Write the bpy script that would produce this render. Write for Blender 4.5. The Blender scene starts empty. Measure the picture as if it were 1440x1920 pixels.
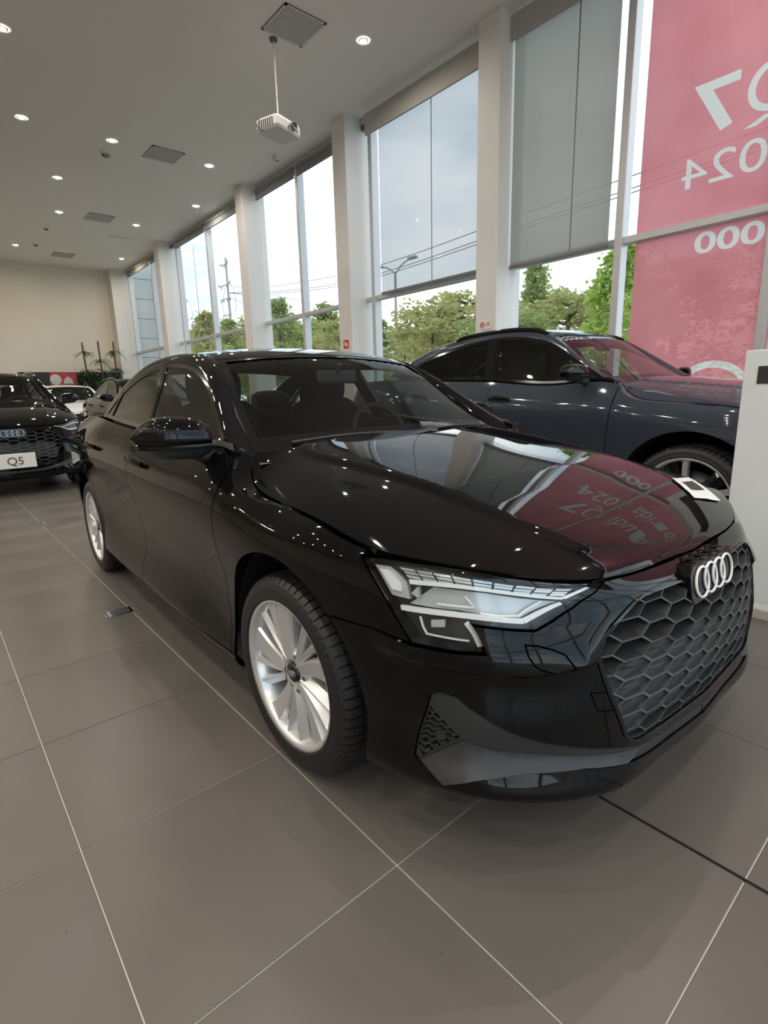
import bpy, bmesh, math, random
import numpy as np
from mathutils import Vector, Matrix
from mathutils.geometry import delaunay_2d_cdt
SC = bpy.context.scene
COL = SC.collection
random.seed(7)
# ---------------------------------------------------------------- camera
def make_camera():
    f, yaw, pitch, roll, h = 998.64, .704981, .221381, -.0262476, 1.16154
    cy, sy, cp, sp = math.cos(yaw), math.sin(yaw), math.cos(pitch), math.sin(pitch)
    F = Vector((sy*cp, cy*cp, -sp)); R = Vector((cy, -sy, 0)); U = R.cross(F)
    cr, sr = math.cos(roll), math.sin(roll)
    R2 = cr*R + sr*U; U2 = -sr*R + cr*U
    cam = bpy.data.cameras.new('camera'); o = bpy.data.objects.new('camera', cam); COL.objects.link(o)
    m = Matrix((R2, U2, -F)).transposed().to_4x4(); m.translation = (0, 0, h); o.matrix_world = m
    cam.sensor_fit = 'HORIZONTAL'; cam.sensor_width = 36; cam.lens = f/1440*36
    cam.clip_start = .02; cam.clip_end = 500
    SC.camera = o
make_camera()
# ---------------------------------------------------------------- sky and exposure
def make_world():
    w = bpy.data.worlds.new('sky'); SC.world = w; w.use_nodes = True
    nt = w.node_tree; N = nt.nodes; L = nt.links; N.clear()
    out = N.new('ShaderNodeOutputWorld'); bg = N.new('ShaderNodeBackground')
    tc = N.new('ShaderNodeTexCoord'); mp = N.new('ShaderNodeMapping'); mp.inputs['Scale'].default_value = (1, 1, 2.6); mp.inputs['Location'].default_value = (1.3, .4, .6)
    nz = N.new('ShaderNodeTexNoise'); nz.inputs['Scale'].default_value = 1.7; nz.inputs['Detail'].default_value = 6; nz.inputs['Roughness'].default_value = .55
    cr = N.new('ShaderNodeValToRGB'); cr.color_ramp.elements[0].position = .42; cr.color_ramp.elements[0].color = (.38, .52, .62, 1)
    cr.color_ramp.elements[1].position = .66; cr.color_ramp.elements[1].color = (1, 1, 1, 1)
    sx = N.new('ShaderNodeSeparateXYZ'); hz = N.new('ShaderNodeMapRange'); hz.inputs[1].default_value = 0; hz.inputs[2].default_value = .10; hz.inputs[3].default_value = 1; hz.inputs[4].default_value = 0
    mx = N.new('ShaderNodeMix'); mx.data_type = 'RGBA'; mx.inputs[7].default_value = (.86, .93, .97, 1)
    L.new(tc.outputs['Generated'], mp.inputs[0]); L.new(mp.outputs[0], nz.inputs[0]); L.new(nz.outputs[0], cr.inputs[0])
    L.new(tc.outputs['Generated'], sx.inputs[0]); L.new(sx.outputs[2], hz.inputs[0]); L.new(hz.outputs[0], mx.inputs[0]); L.new(cr.outputs[0], mx.inputs[6])
    L.new(mx.outputs[2], bg.inputs[0]); bg.inputs[1].default_value = SKY; L.new(bg.outputs[0], out.inputs[0])
SKY = 1.40
make_world()
SC.view_settings.view_transform = 'Standard'; SC.view_settings.look = 'None'
SC.view_settings.exposure = 0.95; SC.view_settings.gamma = 1; SC.view_settings.use_curve_mapping = False
# ---------------------------------------------------------------- numeric geometry core
class Spl:
    """natural cubic spline through data (n, k) at knots"""
    def __init__(s, t, d):
        t = np.asarray(t, float); d = np.asarray(d, float)
        n = len(t); h = np.diff(t); A = np.eye(n); B = np.zeros(d.shape)
        for i in range(1, n - 1):
            A[i, i-1] = h[i-1]; A[i, i] = 2*(h[i-1] + h[i]); A[i, i+1] = h[i]
            B[i] = 6*((d[i+1]-d[i])/h[i] - (d[i]-d[i-1])/h[i-1])
        s.t, s.d, s.m = t, d, np.linalg.solve(A, B)
    def __call__(s, x):
        x = np.atleast_1d(np.asarray(x, float)); t = s.t
        i = np.clip(np.searchsorted(t, x) - 1, 0, len(t) - 2)
        h = (t[i+1]-t[i])[:, None]; a = (t[i+1]-x)[:, None]/h; b = 1 - a
        return a*s.d[i] + b*s.d[i+1] + ((a**3-a)*s.m[i] + (b**3-b)*s.m[i+1])*h*h/6
def chord(P):
    P = np.asarray(P, float)
    return np.concatenate([[0], np.cumsum(np.linalg.norm(np.diff(P, axis=0), axis=1))])
def curve(P, n=None, t=None):
    """smooth curve through the points"""
    P = np.asarray(P, float); c = chord(P); s = Spl(c, P)
    return s(np.linspace(0, c[-1], n)) if t is None else s(np.asarray(t)*c[-1])
def polyline(P, n):
    P = np.asarray(P, float); c = chord(P); t = np.linspace(0, c[-1], n)
    return np.stack([np.interp(t, c, P[:, k]) for k in range(P.shape[1])], 1)
def resample(P, step, closed=True):
    """polygon resampled edge by edge, corners kept"""
    P = [np.asarray(p, float) for p in P]; out = []
    m = len(P) if closed else len(P) - 1
    for i in range(m):
        a, b = P[i], P[(i+1) % len(P)]; k = max(1, int(math.ceil(np.linalg.norm(b-a)/step)))
        for j in range(k): out.append(a + (b-a)*j/k)
    if not closed: out.append(P[-1])
    return np.array(out)
class Loft:
    """tensor spline surface through P[i][j]; mirrored ghosts keep the centre plane smooth"""
    def __init__(s, P, mirror=(True, True), knots=None):
        P = np.array(P, float); M = np.array([-1, 1, 1.0])
        if mirror[0]: P = np.concatenate([P[2:3]*M, P[1:2]*M, P])
        if mirror[1]: P = np.concatenate([P, P[-2:-1]*M, P[-3:-2]*M])
        s.P = P; s.g = 2 if mirror[0] else 0
        s.n = P.shape[0] - s.g - (2 if mirror[1] else 0); s.m = P.shape[1]
        du = np.linalg.norm(np.diff(P, axis=0), axis=2).mean(1); s.ku = np.concatenate([[0], np.cumsum(du)])
        dv = np.linalg.norm(np.diff(P, axis=1), axis=2).mean(0); s.kv = np.concatenate([[0], np.cumsum(dv)])
        if knots: s.ku, s.kv = np.array(knots[0]), np.array(knots[1])
        else: s.ku -= s.ku[s.g]
        s.bu = Spl(s.ku, np.eye(len(s.ku))); s.bv = Spl(s.kv, np.eye(s.m))
        s.U = s.ku[s.g + s.n - 1]; s.V = s.kv[-1]
    def st(s, i): return s.ku[s.g + i]
    def __call__(s, uv):
        uv = np.atleast_2d(uv); A = s.bu(uv[:, 0]); B = s.bv(uv[:, 1])
        return np.einsum('ni,ijc,nj->nc', A, s.P, B, optimize=True)
    def normal(s, uv, e=1e-3):
        uv = np.atleast_2d(uv)
        a = s(uv+[e, 0]) - s(uv-[e, 0]); v0 = np.clip(uv[:, 1]-e, 0, s.V); v1 = np.clip(uv[:, 1]+e, 0, s.V)
        b = s(np.stack([uv[:, 0], v1], 1)) - s(np.stack([uv[:, 0], v0], 1))
        n = np.cross(a, b); return n/np.maximum(np.linalg.norm(n, axis=1), 1e-12)[:, None]
    def inv(s, Q, axes, ur=None, it=12):
        """(u, v) of the points whose coordinates on the two axes equal Q"""
        Q = np.atleast_2d(np.asarray(Q, float)); ur = ur or (0, s.U)
        gu, gv = np.meshgrid(np.linspace(ur[0], ur[1], 160), np.linspace(0, s.V, 60), indexing='ij')
        G = np.stack([gu.ravel(), gv.ravel()], 1); S = s(G)[:, list(axes)]
        uv = np.array([G[np.argmin(((S-q)**2).sum(1))] for q in Q])
        for _ in range(it):
            f = s(uv)[:, list(axes)] - Q; e = 1e-4
            fu = (s(uv+[e, 0])[:, list(axes)] - f - Q)/e; fv = (s(uv+[0, e])[:, list(axes)] - f - Q)/e
            det = fu[:, 0]*fv[:, 1] - fu[:, 1]*fv[:, 0]; det = np.where(abs(det) < 1e-6, 1e-6, det)
            d = np.stack([(fv[:, 1]*f[:, 0]-fv[:, 0]*f[:, 1])/det, (-fu[:, 1]*f[:, 0]+fu[:, 0]*f[:, 1])/det], 1)
            uv = uv - np.clip(d, -.05, .05)
            uv[:, 0] = np.clip(uv[:, 0], ur[0], ur[1]); uv[:, 1] = np.clip(uv[:, 1], 0, s.V)
        return uv
# ---------------------------------------------------------------- helpers
MATS = {}
def _p(nt): return next(n for n in nt.nodes if n.type == 'BSDF_PRINCIPLED')
def mat(name, col, rough=.5, metal=0.0, coat=0.0, var=0.0, scale=8.0, bump=0.0, bscale=60.0, spec=.5, emis=None, estr=0.0, aniso=None):
    """principled material; var = how far a noise texture varies the colour, bump = fine relief"""
    if name in MATS: return MATS[name]
    m = bpy.data.materials.new(name); m.use_nodes = True; nt = m.node_tree; b = _p(nt); L = nt.links
    c = (*col, 1)
    b.inputs['Roughness'].default_value = rough; b.inputs['Metallic'].default_value = metal
    b.inputs['Coat Weight'].default_value = coat; b.inputs['Coat Roughness'].default_value = .02
    b.inputs['Specular IOR Level'].default_value = spec; b.inputs['Base Color'].default_value = c
    m.diffuse_color = c
    tc = nt.nodes.new('ShaderNodeTexCoord'); nz = nt.nodes.new('ShaderNodeTexNoise')
    nz.inputs['Scale'].default_value = scale; nz.inputs['Detail'].default_value = 5
    L.new(tc.outputs['Object'], nz.inputs['Vector'])
    rp = nt.nodes.new('ShaderNodeMapRange'); v = max(var, .02)
    rp.inputs[1].default_value = .25; rp.inputs[2].default_value = .75; rp.inputs[3].default_value = 1-v; rp.inputs[4].default_value = 1+v
    vm = nt.nodes.new('ShaderNodeVectorMath'); vm.operation = 'SCALE'; vm.inputs[0].default_value = col
    L.new(nz.outputs[0], rp.inputs[0]); L.new(rp.outputs[0], vm.inputs['Scale']); L.new(vm.outputs[0], b.inputs['Base Color'])
    if bump:
        n2 = nt.nodes.new('ShaderNodeTexNoise'); n2.inputs['Scale'].default_value = bscale; n2.inputs['Detail'].default_value = 3
        L.new(tc.outputs['Object'], n2.inputs['Vector'])
        bp = nt.nodes.new('ShaderNodeBump'); bp.inputs['Strength'].default_value = bump; bp.inputs['Distance'].default_value = .01
        L.new(n2.outputs[0], bp.inputs['Height']); L.new(bp.outputs[0], b.inputs['Normal'])
    if emis:
        b.inputs['Emission Color'].default_value = (*emis, 1); b.inputs['Emission Strength'].default_value = estr
    MATS[name] = m; return m
def glass(name, tint, refl=1.0, body=None, bodyw=0.0):
    """thin pane: tinted see-through, mirror reflection by angle, optional scattering share"""
    if name in MATS: return MATS[name]
    m = bpy.data.materials.new(name); m.use_nodes = True; nt = m.node_tree; N = nt.nodes; L = nt.links; N.clear()
    out = N.new('ShaderNodeOutputMaterial'); tr = N.new('ShaderNodeBsdfTransparent'); tr.inputs[0].default_value = (*tint, 1)
    gl = N.new('ShaderNodeBsdfGlossy'); gl.inputs['Roughness'].default_value = .01
    lw = N.new('ShaderNodeLayerWeight'); lw.inputs[0].default_value = .5
    pw = N.new('ShaderNodeMath'); pw.operation = 'POWER'; pw.inputs[1].default_value = 5; L.new(lw.outputs['Facing'], pw.inputs[0])
    ma = N.new('ShaderNodeMath'); ma.operation = 'MULTIPLY_ADD'; ma.inputs[1].default_value = .90; ma.inputs[2].default_value = .055; L.new(pw.outputs[0], ma.inputs[0])
    mu = N.new('ShaderNodeMath'); mu.operation = 'MULTIPLY'; mu.inputs[1].default_value = refl; L.new(ma.outputs[0], mu.inputs[0])
    mx = N.new('ShaderNodeMixShader'); L.new(mu.outputs[0], mx.inputs[0])
    src = tr.outputs[0]
    if body:
        df = N.new('ShaderNodeBsdfDiffuse'); df.inputs[0].default_value = (*body, 1)
        tl = N.new('ShaderNodeBsdfTranslucent'); tl.inputs[0].default_value = (*body, 1)
        m1 = N.new('ShaderNodeMixShader'); m1.inputs[0].default_value = .5; L.new(df.outputs[0], m1.inputs[1]); L.new(tl.outputs[0], m1.inputs[2])
        m2 = N.new('ShaderNodeMixShader'); m2.inputs[0].default_value = bodyw; L.new(tr.outputs[0], m2.inputs[1]); L.new(m1.outputs[0], m2.inputs[2]); src = m2.outputs[0]
    L.new(src, mx.inputs[1]); L.new(gl.outputs[0], mx.inputs[2]); L.new(mx.outputs[0], out.inputs[0])
    MATS[name] = m; return m
def make_mesh(name, V, F, normals=None, smooth=False):
    me = bpy.data.meshes.new(name); me.from_pydata([tuple(map(float, v)) for v in V], [], [tuple(map(int, f)) for f in F])
    if smooth or normals is not None: me.polygons.foreach_set('use_smooth', [True]*len(me.polygons))
    me.update()
    if normals is not None: me.normals_split_custom_set_from_vertices([tuple(map(float, n)) for n in normals])
    return me
def link(name, me, m, parent=None, loc=None, rot=None):
    o = bpy.data.objects.new(name, me); COL.objects.link(o)
    if m is not None and me is not None and not me.materials: me.materials.append(m)
    if parent: o.parent = parent
    if loc is not None: o.location = loc
    if rot is not None: o.rotation_euler = rot
    return o
def tag(o, label, cat, group=None):
    o['label'] = label; o['category'] = cat
    if group: o['group'] = group
    return o
def struct(o):
    o['kind'] = 'structure'; return o
def empty(name, loc=(0, 0, 0), rz=0.0, parent=None):
    o = bpy.data.objects.new(name, None); COL.objects.link(o); o.location = loc; o.rotation_euler = (0, 0, rz); o.empty_display_size = .2
    if parent: o.parent = parent
    return o
def copy_tree(o, parent=None):
    c = o.copy(); COL.objects.link(c); c.parent = parent
    for ch in list(o.children): copy_tree(ch, c)
    return c
class MB:
    """collects shapes into one mesh"""
    def __init__(s): s.V = []; s.F = []; s.S = []
    def add(s, V, F, smooth=False):
        k = len(s.V); s.V += [tuple(map(float, v)) for v in V]; s.F += [tuple(int(i)+k for i in f) for f in F]; s.S += [smooth]*len(F); return s
    def box(s, a, b, bev=0.0):
        x0, y0, z0 = [min(p, q) for p, q in zip(a, b)]; x1, y1, z1 = [max(p, q) for p, q in zip(a, b)]
        if bev <= 0:
            V = [(x0,y0,z0),(x1,y0,z0),(x1,y1,z0),(x0,y1,z0),(x0,y0,z1),(x1,y0,z1),(x1,y1,z1),(x0,y1,z1)]
            return s.add(V, [(3,2,1,0),(4,5,6,7),(0,1,5,4),(1,2,6,5),(2,3,7,6),(3,0,4,7)])
        bm = bmesh.new(); bmesh.ops.create_cube(bm, size=1, matrix=Matrix.Translation(((x0+x1)/2,(y0+y1)/2,(z0+z1)/2)) @ Matrix.Diagonal((x1-x0,y1-y0,z1-z0,1)))
        bmesh.ops.bevel(bm, geom=bm.edges[:], offset=bev, segments=2, affect='EDGES', profile=.5)
        bm.verts.index_update(); s.add([v.co for v in bm.verts], [[v.index for v in f.verts] for f in bm.faces]); bm.free(); return s
    def tube(s, P, r, n=10, caps=True, up=None):
        P = [Vector(p) for p in P]; m = len(P); R = r if hasattr(r, '__len__') else [r]*m
        V = []; ref = Vector(up) if up else None; u = None
        for i in range(m):
            t = (P[min(i+1, m-1)] - P[max(i-1, 0)]).normalized()
            if u is None:
                a = Vector((0,0,1)) if abs(t.z) < .9 else Vector((1,0,0)); u = t.cross(a).normalized()
            u = (u - t*u.dot(t)).normalized(); w = t.cross(u)
            for k in range(n):
                an = 2*math.pi*k/n; V.append(P[i] + (u*math.cos(an) + w*math.sin(an))*R[i])
        F = [(i*n+k, i*n+(k+1) % n, (i+1)*n+(k+1) % n, (i+1)*n+k) for i in range(m-1) for k in range(n)]
        s.add(V, F, True)
        if caps: s.add([V[k] for k in range(n)], [tuple(range(n))[::-1]]); s.add([V[(m-1)*n+k] for k in range(n)], [tuple(range(n))])
        return s
    def lathe(s, prof, axis='z', c=(0, 0, 0), n=32, smooth=True):
        """prof: (radius, height) pairs turned round the axis"""
        V = []; m = len(prof)
        for k in range(n):
            a = 2*math.pi*k/n
            for r, h in prof:
                p = {'z': (r*math.cos(a), r*math.sin(a), h), 'x': (h, r*math.cos(a), r*math.sin(a)), 'y': (r*math.sin(a), h, r*math.cos(a))}[axis]
                V.append((p[0]+c[0], p[1]+c[1], p[2]+c[2]))
        F = [(k*m+j, ((k+1) % n)*m+j, ((k+1) % n)*m+j+1, k*m+j+1) for k in range(n) for j in range(m-1)]
        return s.add(V, F, smooth)
    def prism(s, poly, a, b, axis='x'):
        """polygon extruded along an axis"""
        f = {'x': lambda p, h: (h, p[0], p[1]), 'y': lambda p, h: (p[0], h, p[1]), 'z': lambda p, h: (p[0], p[1], h)}[axis]
        n = len(poly); V = [f(p, a) for p in poly] + [f(p, b) for p in poly]
        F = [tuple(range(n))[::-1], tuple(range(n, 2*n))] + [(i, (i+1) % n, n+(i+1) % n, n+i) for i in range(n)]
        return s.add(V, F)
    def grid(s, G, smooth=True, flip=False):
        """G[i][j] points"""
        n, m = len(G), len(G[0]); V = [p for r in G for p in r]
        F = [(i*m+j, (i+1)*m+j, (i+1)*m+j+1, i*m+j+1) for i in range(n-1) for j in range(m-1)]
        return s.add(V, [f[::-1] for f in F] if flip else F, smooth)
    def mirror(s):
        k = len(s.V); s.V += [(-x, y, z) for x, y, z in s.V]; s.F += [tuple(i+k for i in f)[::-1] for f in s.F]; s.S += s.S; return s
    def mesh(s, name, fix=True):
        me = bpy.data.meshes.new(name); me.from_pydata(s.V, [], s.F); me.polygons.foreach_set('use_smooth', s.S); me.update()
        if fix:
            bm = bmesh.new(); bm.from_mesh(me); bmesh.ops.recalc_face_normals(bm, faces=bm.faces[:]); bm.to_mesh(me); bm.free()
        return me
    def build(s, name, m, parent=None, loc=None, rot=None, fix=True): return link(name, s.mesh(name, fix), m, parent, loc, rot)
def pip(P, poly):
    """points inside polygon"""
    P = np.asarray(P, float); poly = np.asarray(poly, float); r = np.zeros(len(P), bool); q = np.roll(poly, 1, 0)
    for (x1, y1), (x0, y0) in zip(poly, q):
        c = (y1 > P[:, 1]) != (y0 > P[:, 1])
        with np.errstate(divide='ignore', invalid='ignore'): xx = (x0-x1)*(P[:, 1]-y1)/(y0-y1)+x1
        r ^= c & (P[:, 0] < xx)
    return r
def fill(outline, holes=(), step=.03):
    """triangles filling a polygon with an even inner lattice; returns points, faces, loops"""
    loops = [resample(l, step*.7) for l in (outline, *holes)]
    lo, hi = loops[0].min(0), loops[0].max(0)
    gx, gy = np.meshgrid(np.arange(lo[0]+step*.3, hi[0], step), np.arange(lo[1]+step*.3, hi[1], step))
    gx[1::2] += step/2; G = np.stack([gx.ravel(), gy.ravel()], 1)
    if len(G):
        G = G[pip(G, loops[0])]
        for h in loops[1:]: G = G[~pip(G, h)]
        B = np.concatenate(loops)
        if len(G): G = G[np.sqrt(((G[:, None]-B[None])**2).sum(2).min(1)) > step*.42]
    P = np.concatenate(loops + ([G] if len(G) else [])); E = []; k = 0; LI = []
    for l in loops:
        n = len(l); E += [(k+i, k+(i+1) % n) for i in range(n)]; LI.append(list(range(k, k+n))); k += n
    vo, eo, fo, ov, oe, of = delaunay_2d_cdt([Vector(p) for p in P], E, [], 0, 1e-7)
    Q = np.array([tuple(v) for v in vo]); F = np.array([tuple(f) for f in fo])
    C = Q[F].mean(1); keep = pip(C, loops[0])
    for h in loops[1:]: keep &= ~pip(C, h)
    F = F[keep]
    back = {}
    for i, src in enumerate(ov):
        for j in src: back[j] = i
    area = lambda f: (Q[f[1]][0]-Q[f[0]][0])*(Q[f[2]][1]-Q[f[0]][1])-(Q[f[2]][0]-Q[f[0]][0])*(Q[f[1]][1]-Q[f[0]][1])
    F = [tuple(f) if area(f) > 0 else tuple(f[::-1]) for f in F]
    return Q, F, [[back[i] for i in l] for l in LI]
def skin(surf, norm, outline, holes=(), step=.03, depth=.012, off=0.0, crown=0.0):
    """a sheet-metal panel lying on a surface: outer skin with a turned-in edge. returns V, F, N"""
    Q, F, loops = fill(outline, holes, step)
    P = surf(Q); N = norm(Q); P = P + N*off
    A_ = P[[f[0] for f in F]]; B_ = P[[f[1] for f in F]]; C_ = P[[f[2] for f in F]]
    if (np.cross(B_-A_, C_-A_)*N[[f[0] for f in F]]).sum() < 0: F = [f[::-1] for f in F]
    V = list(P); NN = list(N); F = list(F)
    if depth:
        for li, l in enumerate(loops):
            n = len(l); a = sum(Q[l[i]][0]*Q[l[(i+1) % n]][1]-Q[l[(i+1) % n]][0]*Q[l[i]][1] for i in range(n))
            k = len(V); sgn = (1 if a > 0 else -1)*(-1 if li else 1)
            T = [P[l[(i+1) % n]]-P[l[i-1]] for i in range(n)]
            O = [np.cross(t, N[j])*sgn for t, j in zip(T, l)]; O = [o/max(np.linalg.norm(o), 1e-9) for o in O]
            V += [P[j] for j in l] + [P[j]-N[j]*depth for j in l]; NN += O + O
            for i in range(n):
                j = (i+1) % n; f = (k+i, k+n+i, k+n+j, k+j)
                F.append(f if sgn > 0 else f[::-1])
    return V, F, NN
def panel(name, surf, norm, outline, m, parent, sides=(-1,), joined=False, **kw):
    """builds a skin on the +x side and places it on the asked sides (objects or one joined mesh)"""
    V, F, N = skin(surf, norm, outline, **kw); V = np.array(V); N = np.array(N); out = []; MX = np.array([-1, 1, 1])
    if joined:
        k = len(V); VV = np.concatenate([V, V*MX]); NN = np.concatenate([N, N*MX]); FF = list(F)+[tuple(i+k for i in f)[::-1] for f in F]
        return [link(name, make_mesh(name, VV, FF, NN), m, parent)]
    for s in sides:
        me = make_mesh(name, V if s > 0 else V*MX, F if s > 0 else [f[::-1] for f in F], N if s > 0 else N*MX)
        out.append(link(name, me, m, parent))
    return out
class Fn:
    """parametric surface from a function, numeric normals"""
    def __init__(s, f, flip=False): s.f = f; s.flip = flip
    def __call__(s, q): return s.f(np.atleast_2d(q))
    def normal(s, q, e=1e-3):
        q = np.atleast_2d(q); n = np.cross(s.f(q+[e, 0])-s.f(q-[e, 0]), s.f(q+[0, e])-s.f(q-[0, e]))
        n /= np.maximum(np.linalg.norm(n, axis=1), 1e-12)[:, None]; return -n if s.flip else n
# ---------------------------------------------------------------- the saloon's surfaces, x half width, y rearward of the front axle, z up
# rows: stations from the front centre round the side to the rear centre; columns: rings from the bottom to the top edge
A3 = [
 [(0,-.79,.160),(0,-.862,.185),(0,-.868,.285),(0,-.878,.40),(0,-.880,.50),(0,-.868,.60),(0,-.842,.665),(0,-.822,.688),(0,-.798,.705)],
 [(.22,-.78,.160),(.225,-.850,.185),(.23,-.858,.285),(.235,-.867,.40),(.235,-.868,.50),(.23,-.856,.60),(.222,-.830,.667),(.215,-.812,.690),(.21,-.789,.707)],
 [(.42,-.77,.168),(.437,-.843,.202),(.435,-.838,.29),(.455,-.834,.40),(.465,-.825,.50),(.45,-.812,.60),(.43,-.795,.670),(.415,-.782,.695),(.40,-.766,.713)],
 [(.58,-.68,.180),(.622,-.762,.217),(.62,-.745,.30),(.63,-.742,.40),(.630,-.724,.505),(.637,-.732,.585),(.615,-.710,.672),(.60,-.700,.712),(.585,-.690,.738)],
 [(.69,-.585,.190),(.746,-.648,.230),(.745,-.63,.31),(.75,-.625,.41),(.745,-.608,.515),(.754,-.613,.595),(.74,-.592,.68),(.732,-.575,.735),(.722,-.558,.772)],
 [(.77,-.41,.190),(.826,-.452,.224),(.83,-.445,.32),(.833,-.44,.42),(.832,-.435,.52),(.832,-.425,.615),(.826,-.415,.695),(.813,-.40,.752),(.798,-.385,.785)],
 [(.80,-.18,.175),(.862,-.18,.22),(.878,-.18,.33),(.885,-.18,.44),(.889,-.18,.55),(.888,-.18,.65),(.875,-.18,.735),(.852,-.18,.785),(.812,-.17,.818)],
 [(.81,.06,.175),(.868,.06,.22),(.884,.06,.33),(.892,.06,.44),(.898,.06,.55),(.90,.06,.66),(.892,.06,.75),(.862,.05,.805),(.812,.04,.838)],
 [(.82,.32,.170),(.872,.32,.215),(.866,.32,.31),(.864,.32,.42),(.873,.32,.54),(.896,.32,.66),(.902,.32,.765),(.876,.33,.842),(.800,.34,.945)],
 [(.825,.80,.170),(.882,.80,.215),(.890,.80,.285),(.858,.80,.41),(.866,.80,.54),(.893,.80,.68),(.907,.80,.785),(.880,.80,.862),(.798,.80,.962)],
 [(.825,1.45,.172),(.884,1.45,.217),(.893,1.45,.29),(.856,1.45,.42),(.864,1.45,.56),(.893,1.45,.70),(.908,1.45,.805),(.876,1.45,.892),(.785,1.45,.995)],
 [(.825,2.05,.175),(.884,2.05,.222),(.892,2.05,.30),(.866,2.05,.43),(.875,2.05,.57),(.898,2.05,.72),(.908,2.05,.825),(.870,2.05,.912),(.755,2.05,1.018)],
 [(.80,2.60,.18),(.868,2.60,.23),(.884,2.60,.34),(.892,2.60,.46),(.898,2.60,.60),(.902,2.60,.74),(.898,2.60,.845),(.850,2.60,.94),(.720,2.60,1.042)],
 [(.77,3.02,.20),(.835,3.02,.25),(.855,3.02,.36),(.866,3.02,.48),(.872,3.02,.62),(.872,3.02,.76),(.860,3.02,.865),(.80,3.02,.96),(.70,3.00,1.050)],
 [(.69,3.30,.22),(.755,3.34,.27),(.785,3.35,.38),(.80,3.36,.50),(.806,3.36,.64),(.805,3.35,.78),(.785,3.33,.885),(.74,3.31,.98),(.68,3.28,1.040)],
 [(.50,3.42,.22),(.56,3.50,.27),(.58,3.53,.38),(.59,3.55,.50),(.59,3.55,.64),(.585,3.53,.78),(.57,3.52,.89),(.55,3.51,.98),(.53,3.47,1.035)],
 [(.25,3.46,.22),(.26,3.56,.27),(.27,3.585,.38),(.275,3.605,.50),(.275,3.605,.64),(.27,3.585,.78),(.265,3.585,.90),(.26,3.585,.99),(.25,3.53,1.045)],
 [(0,3.47,.22),(0,3.57,.27),(0,3.595,.38),(0,3.615,.50),(0,3.615,.64),(0,3.60,.78),(0,3.60,.90),(0,3.60,.99),(0,3.55,1.05)],
]
# hood: edge in plan (front centre -> over the lamp -> fender -> cowl corner), centre line, rear edge
A3_HOOD_EDGE = [(0,-.800,.709),(.21,-.791,.711),(.40,-.768,.717),(.585,-.693,.742),(.722,-.562,.775),(.795,-.395,.786),(.809,-.17,.820),(.809,.04,.840),(.800,.20,.852),(.782,.30,.876),(.758,.36,.915),(.735,.40,.960)]
A3_HOOD_CENTRE = [(-.800,.709),(-.785,.728),(-.75,.752),(-.68,.785),(-.50,.842),(-.30,.888),(0,.940),(.20,.972),(.34,.990)]
A3_HOOD_REAR = [(0,.325,.990),(.35,.345,.984),(.60,.375,.972),(.735,.40,.960)]
# greenhouse: centre line, screen edge (inner), window line (outer)
A3_MID = [(0,.36,.965),(0,.66,1.165),(0,.985,1.352),(0,1.42,1.412),(0,1.90,1.405),(0,2.26,1.360),(0,2.62,1.260),(0,3.05,1.088)]
A3_IN = [(.690,.455,.955),(.632,.740,1.132),(.566,1.036,1.320),(.550,1.45,1.374),(.545,1.90,1.368),(.548,2.22,1.330),(.575,2.56,1.235),(.615,2.98,1.075)]
A3_OUT = [(.800,.40,.948),(.728,.70,1.112),(.652,1.00,1.262),(.618,1.36,1.330),(.606,1.72,1.332),(.612,2.08,1.288),(.640,2.40,1.195),(.690,2.68,1.052)]
A3_KNOTS = ([-0.4363, -0.2249, 0.0, 0.2249, 0.4363, 0.6343, 0.8038, 1.0005, 1.2479, 1.484, 1.7537, 2.2306, 2.8809, 3.4812, 4.0321, 4.4516, 4.7725, 5.0403, 5.3438, 5.608, 5.8722, 6.1757], [0.0, 0.0857, 0.1884, 0.3045, 0.4266, 0.5474, 0.6441, 0.7154, 0.7922])
# ---------------------------------------------------------------- car materials
def car_mats():
    mat('black_paint', (.003, .003, .0034), .024, 0, 0, spec=.34)
    mat('gloss_black', (.005, .005, .006), .07)
    mat('satin_black', (.028, .030, .031), .38, bump=.08, bscale=400)
    mat('grille_black', (.026, .029, .030), .42, bump=.05, bscale=500)
    mat('grille_edge', (.11, .12, .125), .38)
    mat('void_black', (.003, .003, .003), .9)
    mat('rubber', (.014, .014, .015), .46, bump=.15, bscale=220)
    mat('alloy', (.72, .73, .74), .26, .6, .3)
    mat('alloy_dark', (.10, .105, .11), .45, .4)
    mat('disc_metal', (.12, .12, .125), .4, .8)
    mat('chrome', (.75, .76, .77), .12, 1.0)
    mat('ring_white', (.90, .90, .90), .25, .0, .5)
    mat('lamp_dark', (.055, .060, .065), .22, .2, .3)
    mat('lamp_silver', (.62, .65, .67), .2, .35, .3)
    mat('lamp_white', (.85, .87, .88), .25, 0, .5)
    mat('cabin_cloth', (.020, .020, .021), .85, bump=.2, bscale=300)
    mat('cabin_plastic', (.030, .031, .032), .55, bump=.1, bscale=300)
    mat('cabin_light', (.30, .295, .28), .8)
    mat('badge_black', (.01, .01, .01), .25)
    mat('trim_grey', (.09, .09, .088), .35, .3)
    mat('red_lens', (.25, .01, .012), .12, 0, .8)
    glass('screen_glass', (.62, .66, .66), 1.0)
    glass('side_glass', (.52, .56, .54), 1.1)
    glass('privacy_glass', (.06, .065, .07), 1.0)
    glass('lamp_glass', (.93, .95, .95), .75)
car_mats()
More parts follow.
